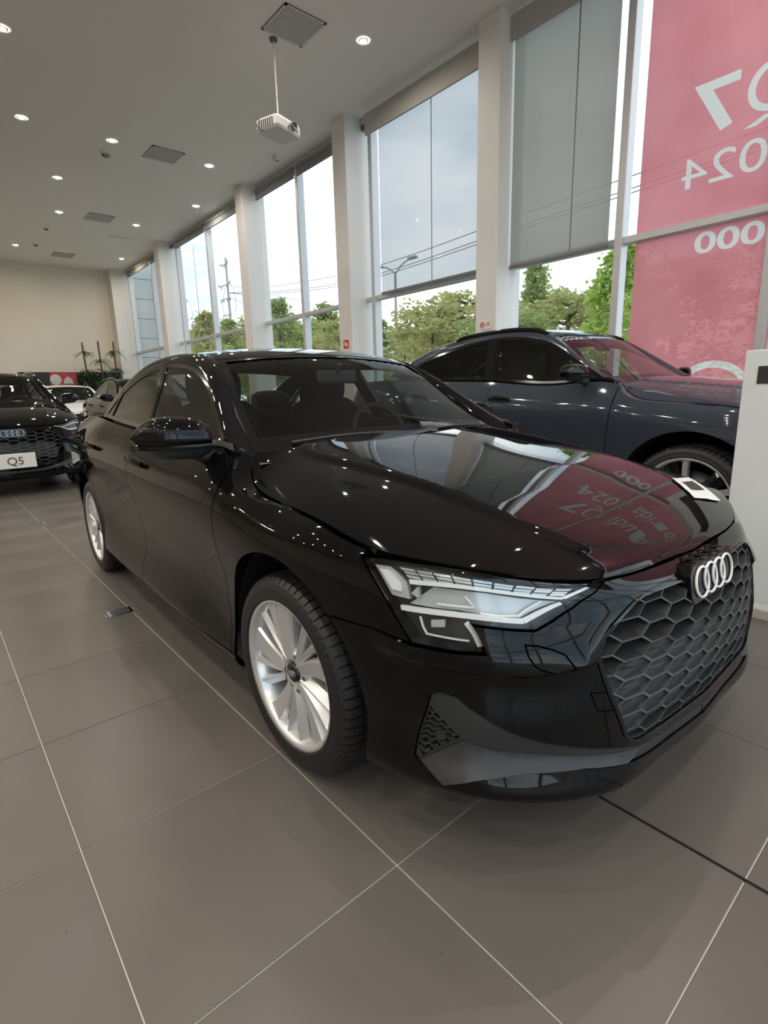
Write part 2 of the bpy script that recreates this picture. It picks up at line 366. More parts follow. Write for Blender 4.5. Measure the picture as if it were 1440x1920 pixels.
# outlines on the side surface in (u, v): lamp, bumper insert, vent, washer flap, tow cover
HL = [(1.048,.728),(1.034,.742),(.965,.765),(.792,.783),(.639,.784),(.476,.782),(.459,.769),(.491,.711),(.546,.653),(.592,.624),(.632,.606),(.721,.612),(.776,.615),(.764,.593),(.747,.552),(.826,.539),(.916,.529),(.972,.627)]
INS_UP = [(.885,.352),(.879,.37),(.857,.381),(.815,.374),(.789,.352),(.705,.302),(.611,.262),(.499,.227),(.40,.203),(.323,.187),(.20,.177),(0,.173)]
INS_LO = [(0,.143),(.25,.148),(.408,.161),(.531,.176),(.683,.175),(.79,.150),(.862,.123),(.933,.169),(.915,.245)]
VENT = [(.884,.335),(.815,.257),(.914,.172),(.922,.194)]
WASH = [(.661,.578),(.63,.574),(.598,.562),(.57,.545),(.552,.515),(.538,.486),(.56,.484),(.59,.495),(.625,.512),(.641,.525),(.655,.55)]
TOW = [(.499,.402),(.446,.392),(.433,.330),(.484,.340)]
GR = [(0,.652),(.28,.652),(.335,.648),(.372,.632),(.467,.561),(.483,.508),(.457,.407),(.413,.237),(.395,.214),(.357,.205),(.2,.200),(0,.198)]
def inset(poly, d):
    """polygon moved inwards (ccw or cw) by d"""
    P = np.array(poly, float); n = len(P)
    a = sum(P[i][0]*P[(i+1) % n][1]-P[(i+1) % n][0]*P[i][1] for i in range(n)); s = 1 if a > 0 else -1; out = []
    for i in range(n):
        e0 = P[i]-P[i-1]; e1 = P[(i+1) % n]-P[i]
        n0 = np.array([-e0[1], e0[0]])/max(np.linalg.norm(e0), 1e-9)*s; n1 = np.array([-e1[1], e1[0]])/max(np.linalg.norm(e1), 1e-9)*s
        b = n0+n1; k = max(np.dot(b, n0), .35); out.append(P[i]+b/k*d)
    return np.array(out)
def strip(line, w, n=24, smooth=True):
    P = curve(line, n) if smooth else resample(line, .02, False); T = np.gradient(P, axis=0); T /= np.maximum(np.linalg.norm(T, axis=1), 1e-9)[:, None]
    N = np.stack([-T[:, 1], T[:, 0]], 1); return np.concatenate([P-N*w/2, (P+N*w/2)[::-1]])
def clip_convex(poly, clip):
    """polygon clipped by a convex ccw polygon"""
    out = [np.array(p, float) for p in poly]
    for i in range(len(clip)):
        a, b = np.array(clip[i]), np.array(clip[(i+1) % len(clip)]); e = b-a; src, out = out, []
        side = lambda p: e[0]*(p[1]-a[1])-e[1]*(p[0]-a[0])
        for j in range(len(src)):
            p, q = src[j-1], src[j]; sp, sq = side(p), side(q)
            if (sp >= 0) != (sq >= 0): out.append(p+(q-p)*sp/(sp-sq))
            if sq >= 0: out.append(q)
        if not out: return []
    return out
def seat_mesh(w=.50, tall=.62, rear=False):
    m = MB()
    def pad(sec, a, b):   # cushion: rounded section swept across x
        G = []
        for t in np.linspace(-1, 1, 13):
            sc = (1-abs(t)**5)**.5*.5+.5 if abs(t) < 1 else .35
            c = np.mean(sec, 0); G.append([((a+b)/2+t*(b-a)/2, c[0]+(p[0]-c[0])*sc, c[1]+(p[1]-c[1])*sc) for p in list(sec)+[sec[0]]])
        m.grid(G); m.add(G[0][:-1], [tuple(range(len(sec)))]); m.add(G[-1][:-1], [tuple(range(len(sec)))[::-1]])
    base = curve([(-.28, .02), (-.27, .14), (0, .17), (.24, .13), (.26, .02), (0, -.02), (-.28, .02)], 20)[:-1]
    back = curve([(.14, .10), (.10, .25), (.16, .45), (.24, .10+tall), (.33, .08+tall), (.30, .40), (.27, .10), (.14, .10)], 26)[:-1]
    pad(base, -w/2, w/2); pad(back, -w/2, w/2)
    return m
def headrest_mesh(w=.28):
    m = MB(); sec = curve([(.22, .0), (.20, .10), (.24, .19), (.30, .19), (.33, .10), (.31, .0), (.22, .0)], 20)[:-1]; G = []
    for t in np.linspace(-1, 1, 11):
        sc = 1-.25*abs(t)**4; c = np.mean(sec, 0); G.append([(t*w/2, c[0]+(p[0]-c[0])*sc, c[1]+(p[1]-c[1])*sc) for p in list(sec)+[sec[0]]])
    m.grid(G); m.add(G[0][:-1], [tuple(range(len(sec)))]); m.add(G[-1][:-1], [tuple(range(len(sec)))[::-1]])
    for x in (-.06, .06): m.tube([(x, .27, -.10), (x, .27, .02)], .007, 8)
    return m
WHEELS = {}
def wheel_meshes(R, rr, W, style):
    """meshes of a wheel whose outer face looks to +x, axle on x, hub plane at x = 0 (mid tyre)"""
    key = (R, rr, W, style)
    if key in WHEELS: return WHEELS[key]
    h = W/2; out = {}
    # tyre: tread ribs with sipes, rounded shoulders, bulging walls
    prof = [(rr-.006, -h*.80), (rr+.004, -h*.93), (rr+(R-rr)*.45, -h), (R-.022, -h*.93), (R-.008, -h*.80), (R-.002, -h*.62), (R, -h*.45), (R-.007, -h*.43), (R-.007, -h*.36), (R, -h*.34), (R, -h*.06), (R-.007, -h*.04),
            (R-.007, h*.04), (R, h*.06), (R, h*.34), (R-.007, h*.36), (R-.007, h*.43), (R, h*.45), (R-.002, h*.62), (R-.008, h*.80), (R-.022, h*.93), (R-.040, h*.975), (rr+(R-rr)*.45, h), (rr+.016, h*.96), (rr+.012, h*.985), (rr+.004, h*.95), (rr-.006, h*.80)]
    V = []; m = len(prof); nb = 66; n = nb*4
    for k in range(n):
        a = 2*math.pi*(k//4+(0, .03, .15, .18)[k % 4])/nb; cutc = k % 4 in (1, 2)
        for j, (r, x) in enumerate(prof):
            q = r-.009 if cutc and j in (4, 5, 6, 17, 18, 19) else r
            if cutc and (k//4) % 2 == 0 and j in (9, 10, 13, 14): q = r-.006
            V.append((x, q*math.cos(a), q*math.sin(a)))
    ty = MB(); quad = lambda k, j: (k*m+j, ((k+1) % n)*m+j, ((k+1) % n)*m+j+1, k*m+j+1)
    F1 = [quad(k, j) for k in range(n) for j in range(m-1)]; ty.add(V, F1, True); ty.S = [not (3 <= j <= 19) for k in range(n) for j in range(m-1)]
    out['tyre'] = ('rubber', ty.mesh('tyre'))
    # rim barrel and lip
    b = MB().lathe([(rr-.002, h*.84), (rr+.004, h*.90), (rr+.002, h*.94), (rr-.008, h*.90), (rr-.016, h*.80), (rr-.022, h*.55), (rr-.035, .0), (rr-.03, -h*.8)], 'x', n=96)
    out['rim'] = ('alloy', b.mesh('rim'))
    # spokes
    face = h*.80; out['spoke'] = []
    def spoke(a0, a1, w0, w1, r0, r1, x0, x1, dp, ridge=.35, curvy=0.0):
        G = []
        for t in np.linspace(0, 1, 9):
            r = r0+(r1-r0)*t; a = a0+(a1-a0)*t+curvy*math.sin(math.pi*t); w = w0+(w1-w0)*t; x = x0+(x1-x0)*t
            c, s_ = math.cos(a), math.sin(a); row = []
            for u, e in ((-.5, -dp), (-.5, -.012), (-.42, -.004), (ridge-.10, .003), (ridge-.02, .003), (.5, -.020), (.5, -dp)):
                row.append((x+e, r*c-u*w*s_, r*s_+u*w*c))
            G.append(row)
        mb = MB().grid(G, False)
        return mb.mesh('spoke')
    if style == 'blade':           # five wide blades with a groove beside a slim pair
        for k in range(5):
            a = 2*math.pi*k/5+.33
            out['spoke'].append(('alloy', spoke(a-.02, a-.20, .034, .082, .045, rr-.010, face-.010, face-.001, .05, .42)))
            out['spoke'].append(('alloy', spoke(a+.34, a+.20, .024, .034, .045, rr-.010, face-.012, face-.002, .05, .05)))
            out['spoke'].append(('alloy', spoke(a+.60, a+.56, .024, .036, .045, rr-.010, face-.012, face-.002, .05, -.1)))
        out['hub'] = ('alloy', MB().lathe([(.001, face-.030), (.030, face-.028), (.034, face-.016), (.052, face-.012), (.072, face-.018), (.080, face-.05), (.08, -.02)], 'x', n=40).mesh('hub'))
    else:                          # five bold two-tone spokes
        for k in range(5):
            a = 2*math.pi*k/5+.25
            out['spoke'].append(('alloy', spoke(a-.02, a-.14, .030, .046, .05, rr-.010, face-.02, face, .045, .3)))
            out['spoke'].append(('gloss_black', spoke(a+.30, a+.24, .05, .10, .05, rr-.012, face-.03, face-.018, .04, .1)))
        out['hub'] = ('gloss_black', MB().lathe([(.001, face-.03), (.06, face-.02), (.085, face-.03), (.09, -.02)], 'x', n=40).mesh('hub'))
    out['cap'] = ('badge_black', MB().lathe([(.0005, face-.006), (.024, face-.007), (.030, face-.010), (.030, face-.03)], 'x', n=32).mesh('centre_cap'))
    rg = MB()
    for i in range(4): 
        y = (i-1.5)*.0115; rg.tube([(face-.0055, y+.0085*math.cos(t), .0085*math.sin(t)) for t in np.linspace(0, 2*math.pi, 17)], .0013, 5, False)
    out['cap_rings'] = ('chrome', rg.mesh('cap_rings'))
    bt = MB()
    for k in range(5):
        a = 2*math.pi*k/5+.33+.08+math.pi/5; bt.lathe([(.0005, face-.012), (.009, face-.013), (.011, face-.024)], 'x', (0, .056*math.cos(a), .056*math.sin(a)), 12)
    out['wheel_bolts'] = ('alloy_dark', bt.mesh('wheel_bolts'))
    out['disc'] = ('disc_metal', MB().lathe([(.06, .015), (rr*.70, .015), (rr*.70, -.012), (.06, -.012)], 'x', n=48).mesh('brake_disc'))
    cal = MB(); G = [[(x, (rr*q)*math.cos(a), (rr*q)*math.sin(a)) for q, x in ((.50, -.035), (.50, .045), (.62, .055), (.79, .045), (.79, -.035), (.50, -.035))] for a in np.linspace(-.45, .45, 9)]
    cal.grid(G, False); out['caliper'] = ('satin_black', cal.mesh('brake_caliper'))
    WHEELS[key] = out; return out
def add_wheel(parent, x, y, R, rr, W, style, steer=0.0, spin=0.0):
    M_ = wheel_meshes(R, rr, W, style)
    w = link('tyre', M_['tyre'][1], MATS[M_['tyre'][0]], parent, (x, y, R)); w.rotation_mode = 'ZYX'
    w.rotation_euler = (spin, 0, (0 if x > 0 else math.pi)+steer); w.rotation_mode = 'XYZ'
    def p(n, t): return link(n, t[1], MATS[t[0]], w)
    p('rim', M_['rim']); p('hub', M_['hub']); p('centre_cap', M_['cap']); p('cap_rings', M_['cap_rings']); p('wheel_bolts', M_['wheel_bolts'])
    for s in M_['spoke']: p('spoke', s)
    p('brake_disc', M_['disc']); o = p('brake_caliper', M_['caliper']); o.rotation_euler = (-spin+(0 if x > 0 else math.pi), 0, 0)
    return w
# ---------------------------------------------------------------- car builder
def build_car(name, sp):
    """sp: dict with the surface tables, wheel data and paint; returns the root Empty (origin under the front axle)"""
    root = empty(name)
    L = Loft(sp['P'], knots=A3_KNOTS); paint = MATS[sp['paint']]; WB = sp['wb']; Rw = sp['R']; RA = sp['RA']; zA = Rw+.008
    det = sp.get('detail', 2); step = sp.get('step', .03); sideg = MATS[sp.get('glass', 'side_glass')]; rearg = MATS[sp.get('rear_glass', sp.get('glass', 'side_glass'))]
    V = L.V; us = L.st(5); ue = L.st(13)
    ym = sp['ym']; zm = sp['zm']
    def Y(y): return float(np.interp(y, *ym))
    def Z(z): return float(np.interp(z, *zm))
    def yz(pts, raw=False): return L.inv([(p[0], p[1]) if raw else (Y(p[0]), Z(p[1])) for p in pts], (1, 2), (L.st(4), ue))
    # belt line as functions of y
    uu = np.linspace(L.st(7), ue, 200); top = L(np.stack([uu, np.full(200, V)], 1))
    def bx(y): return np.interp(y, top[:, 1], top[:, 0])
    def bz(y): return np.interp(y, top[:, 1], top[:, 2])
    def ub(y): return float(np.interp(y, top[:, 1], uu))
    def belt(y0, y1, n=14): return [(ub(y), V*.994) for y in np.linspace(y0, y1, n)]
    def arch(cy, a0, a1, r=RA, n=22): return [(cy+r*math.cos(a), zA+r*math.sin(a)) for a in np.radians(np.linspace(a0, a1, n))]
    def P_(nm, outline, m=None, parent=root, **kw):
        kw.setdefault('step', step); kw.setdefault('sides', (-1, 1)); return panel(nm, L, L.normal, outline, m or paint, parent, **kw)
    g = .0028
    he = curve(sp['hood_edge'], 60); hf = curve(sp['hood_edge'], 900)
    # ---- front fenders
    hs = [(p[1], p[2]-.006) for p in he if p[1] > he[:, 1].min() and L is not None]
    side_edge = [(p[1], p[2]-.007) for p in he[::-1] if p[1] > Y(-.375)]        # from the cowl corner forward
    f_top = L.inv(side_edge, (1, 2), (L.st(4), L.st(9)))
    za = lambda z: math.degrees(math.asin(max(-1, min(1, (z-zA)/RA))))
    seam = yz([(-.50, .590), (-.41, .605)])
    out = list(yz([(.398, .245), (.425, .44), (.412, .62), (.392, .78), (.385, .86)])) + [(ub(Y(.378)), V*.994)] + [tuple(q) for q in f_top[2:]]
    out += [(HL[0][0]+.008, HL[0][1]+.006), (HL[0][0]+.006, HL[0][1]-.004), (HL[-1][0]+.005, HL[-1][1]), (HL[-2][0]+.006, HL[-2][1]+.002)]
    out += [tuple(q) for q in seam[1:]] + list(yz(arch(0, 180-za(Z(.606)), za(Z(.245)), n=30), True))
    fo_ = P_('front_fender', out)
    fa = L(f_top); sel = [p for p in he[::-1] if p[1] > Y(-.375)]           # lip closing the fender up to the hood
    for o, sgn in zip(fo_, (-1, 1)):
        G = [[(sgn*a[0], a[1], a[2]), (sgn*(a[0]*.45+b[0]*.55), a[1]*.45+b[1]*.55, (a[2]+b[2])/2+.001), (sgn*(b[0]+.003), b[1], b[2]-.004)] for a, b in zip(fa, sel) if a[1] > Y(-.05)]
        MB().grid(G).build('fender_lip', paint, o)
    # ---- doors
    fd = list(yz([(.403, .245), (.9, .243), (1.452, .246), (1.455, .5), (1.456, .7), (1.457, .86)])) + belt(Y(1.462), Y(.385)) + list(yz([(.392, .86), (.397, .78), (.417, .62), (.430, .44)]))
    fdo = P_('front_door', fd)
    ra = arch(WB, 197, 142, RA+.012, 12); ra = [p for p in ra]
    rd = list(yz([(1.458, .246), (2.0, .248)])) + list(yz([(ra[0][0]-.012, Z(.250))]+ra, True)) + list(yz([(2.37, .70), (2.41, .84)])) + belt(Y(2.46), Y(1.468)) + list(yz([(1.463, .86), (1.462, .7), (1.461, .5)]))
    rdo = P_('rear_door', rd)
    # ---- rear quarter, tail, rear bumper
    rq = list(yz([(2.376, .70)]+[], False)) + list(yz(arch(WB, 141, 38, n=24), True)) + [(L.st(13), L.inv([(Y(3.0), Z(.60))], (1, 2), (L.st(11), ue))[0][1])]
    vq = rq[-1][1]
    rq += [(L.st(14), vq), (L.st(15), vq), (L.st(15), V*.99), (L.st(14), V*.992)] + belt(Y(3.0), Y(2.466), 8) + list(yz([(2.416, .84)]))
    P_('rear_quarter', rq)
    P_('tail_panel', [(L.st(15)+g, vq+g), (L.U, vq+g), (L.U, V*.99), (L.st(15)+g, V*.99)], joined=True)
    rb = list(yz(arch(WB, 36, -12, n=12), True)) + [(L.st(13), .02), (L.st(14), .02), (L.st(15), .02), (L.U, .02), (L.U, vq-g), (L.st(15), vq-g), (L.st(14), vq-g), (L.st(13), vq-g)]
    P_('rear_bumper', rb, joined=True)
    tl = [(L.st(14)-.10, V*.80), (L.st(14)+.05, V*.82), (L.st(15)+.18, V*.83), (L.st(15)+.18, V*.93), (L.st(14)-.02, V*.93)]
    P_('tail_light', tl, MATS['red_lens'], off=.006, depth=.012)
    # ---- sills
    a1 = arch(0, -14, -30, n=4); a2 = arch(WB, 210, 197, n=4)
    P_('side_sill', list(yz([(a1[0][0]+.0, Z(.239))]+[(a1[0][0]-.01, Z(.18))], True))+[(ub(Y(.5)), .01), (ub(Y(1.2)), .01), (ub(Y(2.0)), .01)]+list(yz([(a2[0][0]+.01, Z(.185)), (a2[-1][0]-.002, Z(.243))], True))+list(yz([(2.0, .242), (1.45, .240), (.9, .237), (.40, .239)])), sp.get('sill', paint))
    # ---- front bumper with grille opening and lower insert
    bo = [(0, V-.004), (.21, V-.004), (.40, V-.004), (.452, V-.012)] + [tuple(p) for p in inset(HL, -.005)[7:17]]
    bo += [tuple(q) for q in (seam[1:]-[0, .005])] + list(yz(arch(0, 180-za(Z(.600)), 200, n=14), True)) + [(L.st(5), .015), (L.st(4), .012), (L.st(3), .01), (L.st(2), .01), (L.st(1), .01), (0, .01)]
    bo += INS_LO[::1] + INS_UP[::1] + GR[::-1]
    def browf(q):       # the blade under the headlights: a ledge with a sharp lower edge
        q = np.atleast_2d(q); u, v = q[:, 0], q[:, 1]; ve = .497-.02*np.clip((u-.6)/.3, -1, 1)
        a = np.clip((u-.44)/.08, 0, 1)*np.clip((1.02-u)/.10, 0, 1); f = np.where(v > ve, np.clip(1-(v-ve)/.105, 0, 1), np.clip(1-(ve-v)/.026, 0, 1))
        return L(q)+L.normal(q)*(.021*a*f)[:, None]
    Bw = Fn(browf); bst = .014 if det > 1 else .03
    panel('front_bumper', Bw, lambda q: Bw.normal(q, 6e-4), bo, paint, root, holes=[WASH, TOW], joined=True, step=bst)
    panel('washer_flap', Bw, Bw.normal, inset(WASH, .004), paint, root, sides=(-1, 1), step=.014); P_('tow_cover', inset(TOW, .003), sides=(-1,), step=.02)
    ins = INS_LO+INS_UP
    ho = P_('bumper_insert', inset(ins, .003), MATS['satin_black'], joined=True, holes=[VENT], step=.02, off=-.006, depth=.02)
    P_('side_vent', inset(VENT, -.004), MATS['void_black'], off=-.030, depth=0, step=.02)
    vp = np.array(VENT)
    if det > 1:
        def cut(v):
            xs = []
            for a, b in zip(vp, np.roll(vp, -1, 0)):
                if (a[1] > v) != (b[1] > v): xs.append(a[0]+(b[0]-a[0])*(v-a[1])/(b[1]-a[1]))
            return min(xs), max(xs)
        for sx in (-1, 1):
            for v in np.linspace(.190, .318, 8):
                a, b = cut(v); n_ = max(2, int((b-a)/.011)); ln = [(a+(b-a)*k/n_, v+.005*(-1)**k) for k in range(n_+1)]
                panel('vent_slat', L, L.normal, strip(ln, .008, smooth=False), MATS['satin_black'], ho[0], sides=(sx,), step=.02, off=-.008, depth=.02)
            c = vp.mean(0)+[-.022, .012]
            panel('parking_sensor', L, L.normal, [c+np.array([.013*math.cos(t), .013*math.sin(t)]) for t in np.linspace(0, 2*math.pi, 16, endpoint=False)], MATS['satin_black'], ho[0], sides=(sx,), off=-.001, depth=.012)
    bl_up = [(.805,.252),(.74,.236),(.66,.228),(.56,.214),(.45,.198),(.34,.184)]
    bl = bl_up+[(.41,.166),(.531,.180),(.683,.179),(.79,.155),(.860,.130),(.925,.170),(.914,.166)]
    upc = np.array([(.935, .172)]+bl_up)[::-1]
    def bladef(q):
        q = np.atleast_2d(q); vt = np.interp(q[:, 0], upc[:, 0], upc[:, 1], right=.25); return L(q)+L.normal(q)*(-.004+np.clip(vt-q[:, 1], 0, .12)*.30)[:, None]
    Bf = Fn(bladef); panel('bumper_blade', Bf, Bf.normal, bl, MATS['satin_black'], root, sides=(-1, 1), step=.018, depth=.012)
    # ---- grille: frame, honeycomb cells, rings
    gi = inset(np.array(GR), .010); gi[0][0] = gi[-1][0] = 0
    fr = panel('grille_frame', L, L.normal, list(GR[::-1])+[tuple(p) for p in gi], MATS['gloss_black'], root, joined=True, off=.004, depth=.030, step=.02)[0]
    back = panel('grille', L, L.normal, GR, MATS['void_black'], root, joined=True, off=-.062, depth=0, step=.04)[0]
    gx = L(np.array(gi))[:, [0, 2]]; full = [tuple(p) for p in gx[::-1]] + [(-p[0], p[1]) for p in gx][1:-1]
    full = np.array(full); aa = sum(full[i][0]*full[(i+1) % len(full)][1]-full[(i+1) % len(full)][0]*full[i][1] for i in range(len(full)))
    if aa < 0: full = full[::-1]
    hull = clip_hull(full)
    zc0, zc1 = full[:, 1].min(), full[:, 1].max(); px_, pz_ = sp.get('hexx', .098), sp.get('hexz', .0475)
    cells = []
    for ci in range(-7, 8):
        for ri in range(-1, 14):
            cx, cz = ci*px_, zc0+.012+(ri+(.5 if ci % 2 else 0))*pz_
            a = px_*2/3; hx = [(cx-a, cz), (cx-a*.5, cz-pz_/2), (cx+a*.5, cz-pz_/2), (cx+a, cz), (cx+a*.5, cz+pz_/2), (cx-a*.5, cz+pz_/2)]
            c = clip_convex(hx, hull)
            if len(c) >= 3:
                c = np.array(c); ar = abs(sum(c[i][0]*c[(i+1) % len(c)][1]-c[(i+1) % len(c)][0]*c[i][1] for i in range(len(c))))/2
                if ar > px_*pz_*.06: cells.append((cx, cz, c))
    allp = np.concatenate([c for _, _, c in cells]); q = L.inv(np.stack([abs(allp[:, 0]), allp[:, 1]], 1), (0, 2), (0, .95)); S3 = L(q); S3[:, 0] = allp[:, 0]
    k = 0
    lo, hi = zc0+(zc1-zc0)*.13, zc0+(zc1-zc0)*.66
    for cx, cz, c in cells:
        n = len(c); A = S3[k:k+n]; k += n; ctr = A.mean(0); mb = MB()
        closed = lo < cz < hi and not (abs(cx) > .40 and cz > lo+(hi-lo)*.7) and not (cz < lo+.03 and cx > -.05)
        r = lambda s, d, dz=0: [tuple(ctr+(p-ctr)*np.array([1-(1-s)*.45, 1, s])+np.array([0, d, dz])) for p in A]
        if closed: rings = [r(1.0, .016), r(.99, .006), r(.87, .006), r(.80, .013), r(.05, .013)]
        else: rings = [r(1.0, .030), r(.985, .003), r(.90, .003), r(.74, .044, .004), r(.60, .060, .006)]
        for a, b in zip(rings, rings[1:]): mb.add(a+b, [(i, (i+1) % n, n+(i+1) % n, n+i) for i in range(n)])
        if closed: mb.add(rings[-1], [tuple(range(n))])
        o = mb.build('grille_cell', MATS['grille_black'], back); o.data.materials.append(MATS['grille_edge'])
        for f in o.data.polygons:
            if n <= f.index < 2*n: f.material_index = 1
    e0 = L([(0, L.inv([(0, Z(.648))], (0, 2), (0, .3))[0][1])])[0]; ez = float(e0[2]); ey = float(e0[1])
    rs = sp.get('ring', .87)
    eb = MB(); sec = [(-.165, -.035), (-.150, -.058), (.150, -.058), (.165, -.035), (.165, .030), (.145, .062), (-.145, .062), (-.165, .030)]
    eb.prism([(p[0]*rs, p[1]*rs) for p in sec], -.020, .05, 'y')
    em = eb.build('badge_plate', MATS['gloss_black'], root, (0, ey+.016, ez), (math.radians(-10), 0, 0))
    for i in range(4):
        x = (i-1.5)*.0635*rs
        MB().tube([(x+.046*rs*math.cos(t), -.024, .046*rs*math.sin(t)) for t in np.linspace(0, 2*math.pi, 41)], .0043*rs, 8, False).build('badge_ring', MATS[sp.get('ringmat', 'ring_white')], em)
        if det > 1: MB().box((x-.002, -.018, .058), (x+.002, .05, .0635)).build('badge_rib', MATS['satin_black'], em)
    # ---- headlights
    for s in (-1, 1):
        K = dict(sides=(s,), step=.022)
        hl = panel('headlight', L, L.normal, HL, MATS['lamp_dark'], root, off=-.050, depth=0, **K)[0]
        wall = inset(HL, .001); n = len(wall); wl = resample(wall, .02); a = L(wl)-L.normal(wl)*.002; b = L(wl)-L.normal(wl)*.055
        a[:, 0] *= s; b[:, 0] *= s; n = len(a)
        MB().add(list(a)+list(b), [(i, (i+1) % n, n+(i+1) % n, n+i) for i in range(n)]).build('lamp_housing', MATS['gloss_black'], hl)
        panel('lamp_lens', L, L.normal, inset(HL, .003), MATS['lamp_glass'], hl, off=-.001, depth=.004, **K)
        fr_ = inset(HL, .001); fi = inset(HL, .009)
        bars = [([(.917,.694),(.82,.706),(.733,.711),(.561,.697)], .014), ([(.561,.697),(.494,.772)], .015), ([(.946,.617),(.804,.631),(.653,.626)], .013), ([(.653,.626),(.61,.648),(.565,.674)], .013), ([(.786,.616),(.769,.593),(.757,.561)], .013)]
        for ln, w in bars: panel('light_bar', L, L.normal, strip(ln, w, 10), MATS['lamp_white'], hl, off=-.016, depth=.014, **K)
        if det > 1:
            for ln, w in [([(.899,.606),(.894,.579),(.886,.56),(.782,.571)], .004), ([(.853,.649),(.764,.653),(.783,.68)], .005), ([(.752,.641),(.707,.638),(.663,.639),(.61,.683)], .005)]:
                panel('light_guide', L, L.normal, strip(ln, w, smooth=False), MATS['lamp_white'], hl, off=-.020, depth=.006, **K)
            panel('lamp_reflector', L, L.normal, [(1.023,.722),(.972,.732),(.928,.688),(.922,.645),(.972,.643)], MATS['lamp_silver'], hl, off=-.024, depth=.02, **K)
            panel('lamp_reflector', L, L.normal, [(1.004,.712),(.975,.716),(.945,.683),(.941,.660),(.968,.660)], MATS['lamp_white'], hl, off=-.018, depth=.02, **K)
            panel('lamp_reflector', L, L.normal, [(.917,.662),(.894,.687),(.898,.652)], MATS['lamp_silver'], hl, off=-.020, depth=.02, **K)
            panel('lamp_projector', L, L.normal, [(.872,.605),(.838,.613),(.839,.594),(.873,.585)], MATS['lamp_silver'], hl, off=-.022, depth=.02, **K)
            for i in range(9):          # matrix of silver blocks above the long bar
                for j in range(3):
                    A, B, C_, D = np.array([.948,.741]), np.array([.53,.772]), np.array([.924,.703]), np.array([.556,.712])
                    f = lambda u_, v_: (A*(1-u_)+B*u_)*(1-v_)+(C_*(1-u_)+D*u_)*v_
                    u0, u1, v0, v1 = (i+.06)/9, (i+.94)/9, (j+.12)/3, (j+.88)/3
                    panel('lamp_block', L, L.normal, [f(u0, v0), f(u1, v0), f(u1, v1), f(u0, v1)], MATS['lamp_silver'], hl, off=-.022-.004*((i+j) % 2), depth=.012, **K)
            panel('lamp_mirror', L, L.normal, [(.86,.690),(.73,.698),(.565,.686),(.57,.682),(.655,.634),(.80,.640),(.93,.630)], MATS['lamp_silver'], hl, off=-.036, depth=.004, **K)
    # ---- hood as a height field between its edge and centre line
    ec = np.array(sp['hood_edge'], float); hc = np.array(sp['hood_centre'], float); ys = he[:, 1]
    iy = np.argmin(ys); sc_ = Spl(hc[:, 0], hc[:, 1:2]); order = np.argsort(hf[:, 1]); yE, xE, zE = hf[order, 1], hf[order, 0], hf[order, 2]
    def hoodf(q):
        x, y = np.abs(q[:, 0]), q[:, 1]
        w = np.interp(y, yE, xE); ze = np.interp(y, yE, zE); zc = sc_(np.clip(y, hc[0, 0], hc[-1, 0]))[:, 0]
        w = np.maximum(w, .25); k = np.clip((y-Y(-.80))/.35, 0, 1); xi = np.minimum(x/w, 1.05)
        gprof = (1-k)*xi**2.2 + k*(.20*xi**2+.80*xi**5)
        z = zc-(zc-ze)*gprof
        cr = .52+.10*np.clip((y+.3)/.6, 0, 1); t = np.clip((x-cr*.92*np.minimum(w/.80, 1))/.045, 0, 1); lift = .014*np.clip((y-Y(-.72))/.4, 0, 1)
        z = z+lift*(1-t*t*(3-2*t))*(1-(xi**6))
        return np.stack([q[:, 0], y, z], 1)
    Hs = Fn(hoodf)
    hr = curve(sp['hood_rear'], 14)
    eo = inset(np.concatenate([he[:, :2], hr[::-1][1:, :2]]), .002); eo[:, 0] = np.maximum(eo[:, 0], 0); eo[0][0] = 0; eo[-1][0] = 0
    hood = panel('hood', Hs, Hs.normal, eo, paint, root, joined=True, step=.017 if det > 1 else .035, depth=.02)[0]
    # ---- greenhouse
    mid = np.array(sp['mid'], float); inn = np.array(sp['inn'], float); outc = np.array(sp['out'], float)
    tt = np.linspace(0, 1, len(mid)); sm, si, so = Spl(tt, mid), Spl(tt, inn), Spl(tt, outc)
    def topf(q):
        t, s = np.clip(q[:, 0], -.05, 1.05), q[:, 1]; m_ = sm(t); i_ = si(t); w = np.abs(s)
        g_ = w**2.4*.75+w**2*.25; r = m_*(1-g_[:, None])+i_*g_[:, None]; r[:, 0] = i_[:, 0]*s; return r
    Tf = Fn(topf, True)      # q = (t, s) s in [0, 1] from the centre to the edge
    def tp(nm, t0, t1, m_, parent=root, w=1.0, off=0.0, depth=.01, dt=.0):
        ol = [(t0, 0), (t0, w*.5), (t0, w)]+[(t, w) for t in np.linspace(t0, t1, 10)[1:-1]]+[(t1, w), (t1, w*.5), (t1, 0)]
        V_, F_, N_ = skin(Tf, Tf.normal, ol, step=.05, depth=0, off=off); V_ = np.array(V_); N_ = np.array(N_); kk = len(V_); MX = np.array([-1, 1, 1])
        if N_[:, 2].mean() < 0: N_ = -N_; F_ = [f[::-1] for f in F_]
        return link(nm, make_mesh(nm, np.concatenate([V_, V_*MX]), list(F_)+[tuple(i+kk for i in f)[::-1] for f in F_], np.concatenate([N_, N_*MX])), m_, parent)
    t1, t2 = 2/7, sp.get('t2', 5/7)
    tp('roof', t1, t2, paint, w=.995); ws = tp('windscreen', 0, t1-.004, MATS['screen_glass'], w=.985, off=-.004); tp('rear_window', t2+.004, .995, rearg, w=.97, off=-.004)
    def edge(nm, t0, t1_, s0, s1, m_, parent, off=-.003, n=30):     # band on the top surface, both sides
        for sgn in (-1, 1):
            G = [[tuple(p) for p in (Tf(np.array([(t, a) for a in np.linspace(s0, s1, 4)]))*[sgn, 1, 1]+[0, 0, off])] for t in np.linspace(t0, t1_, n)]
            MB().grid(G).build(nm, m_, parent)
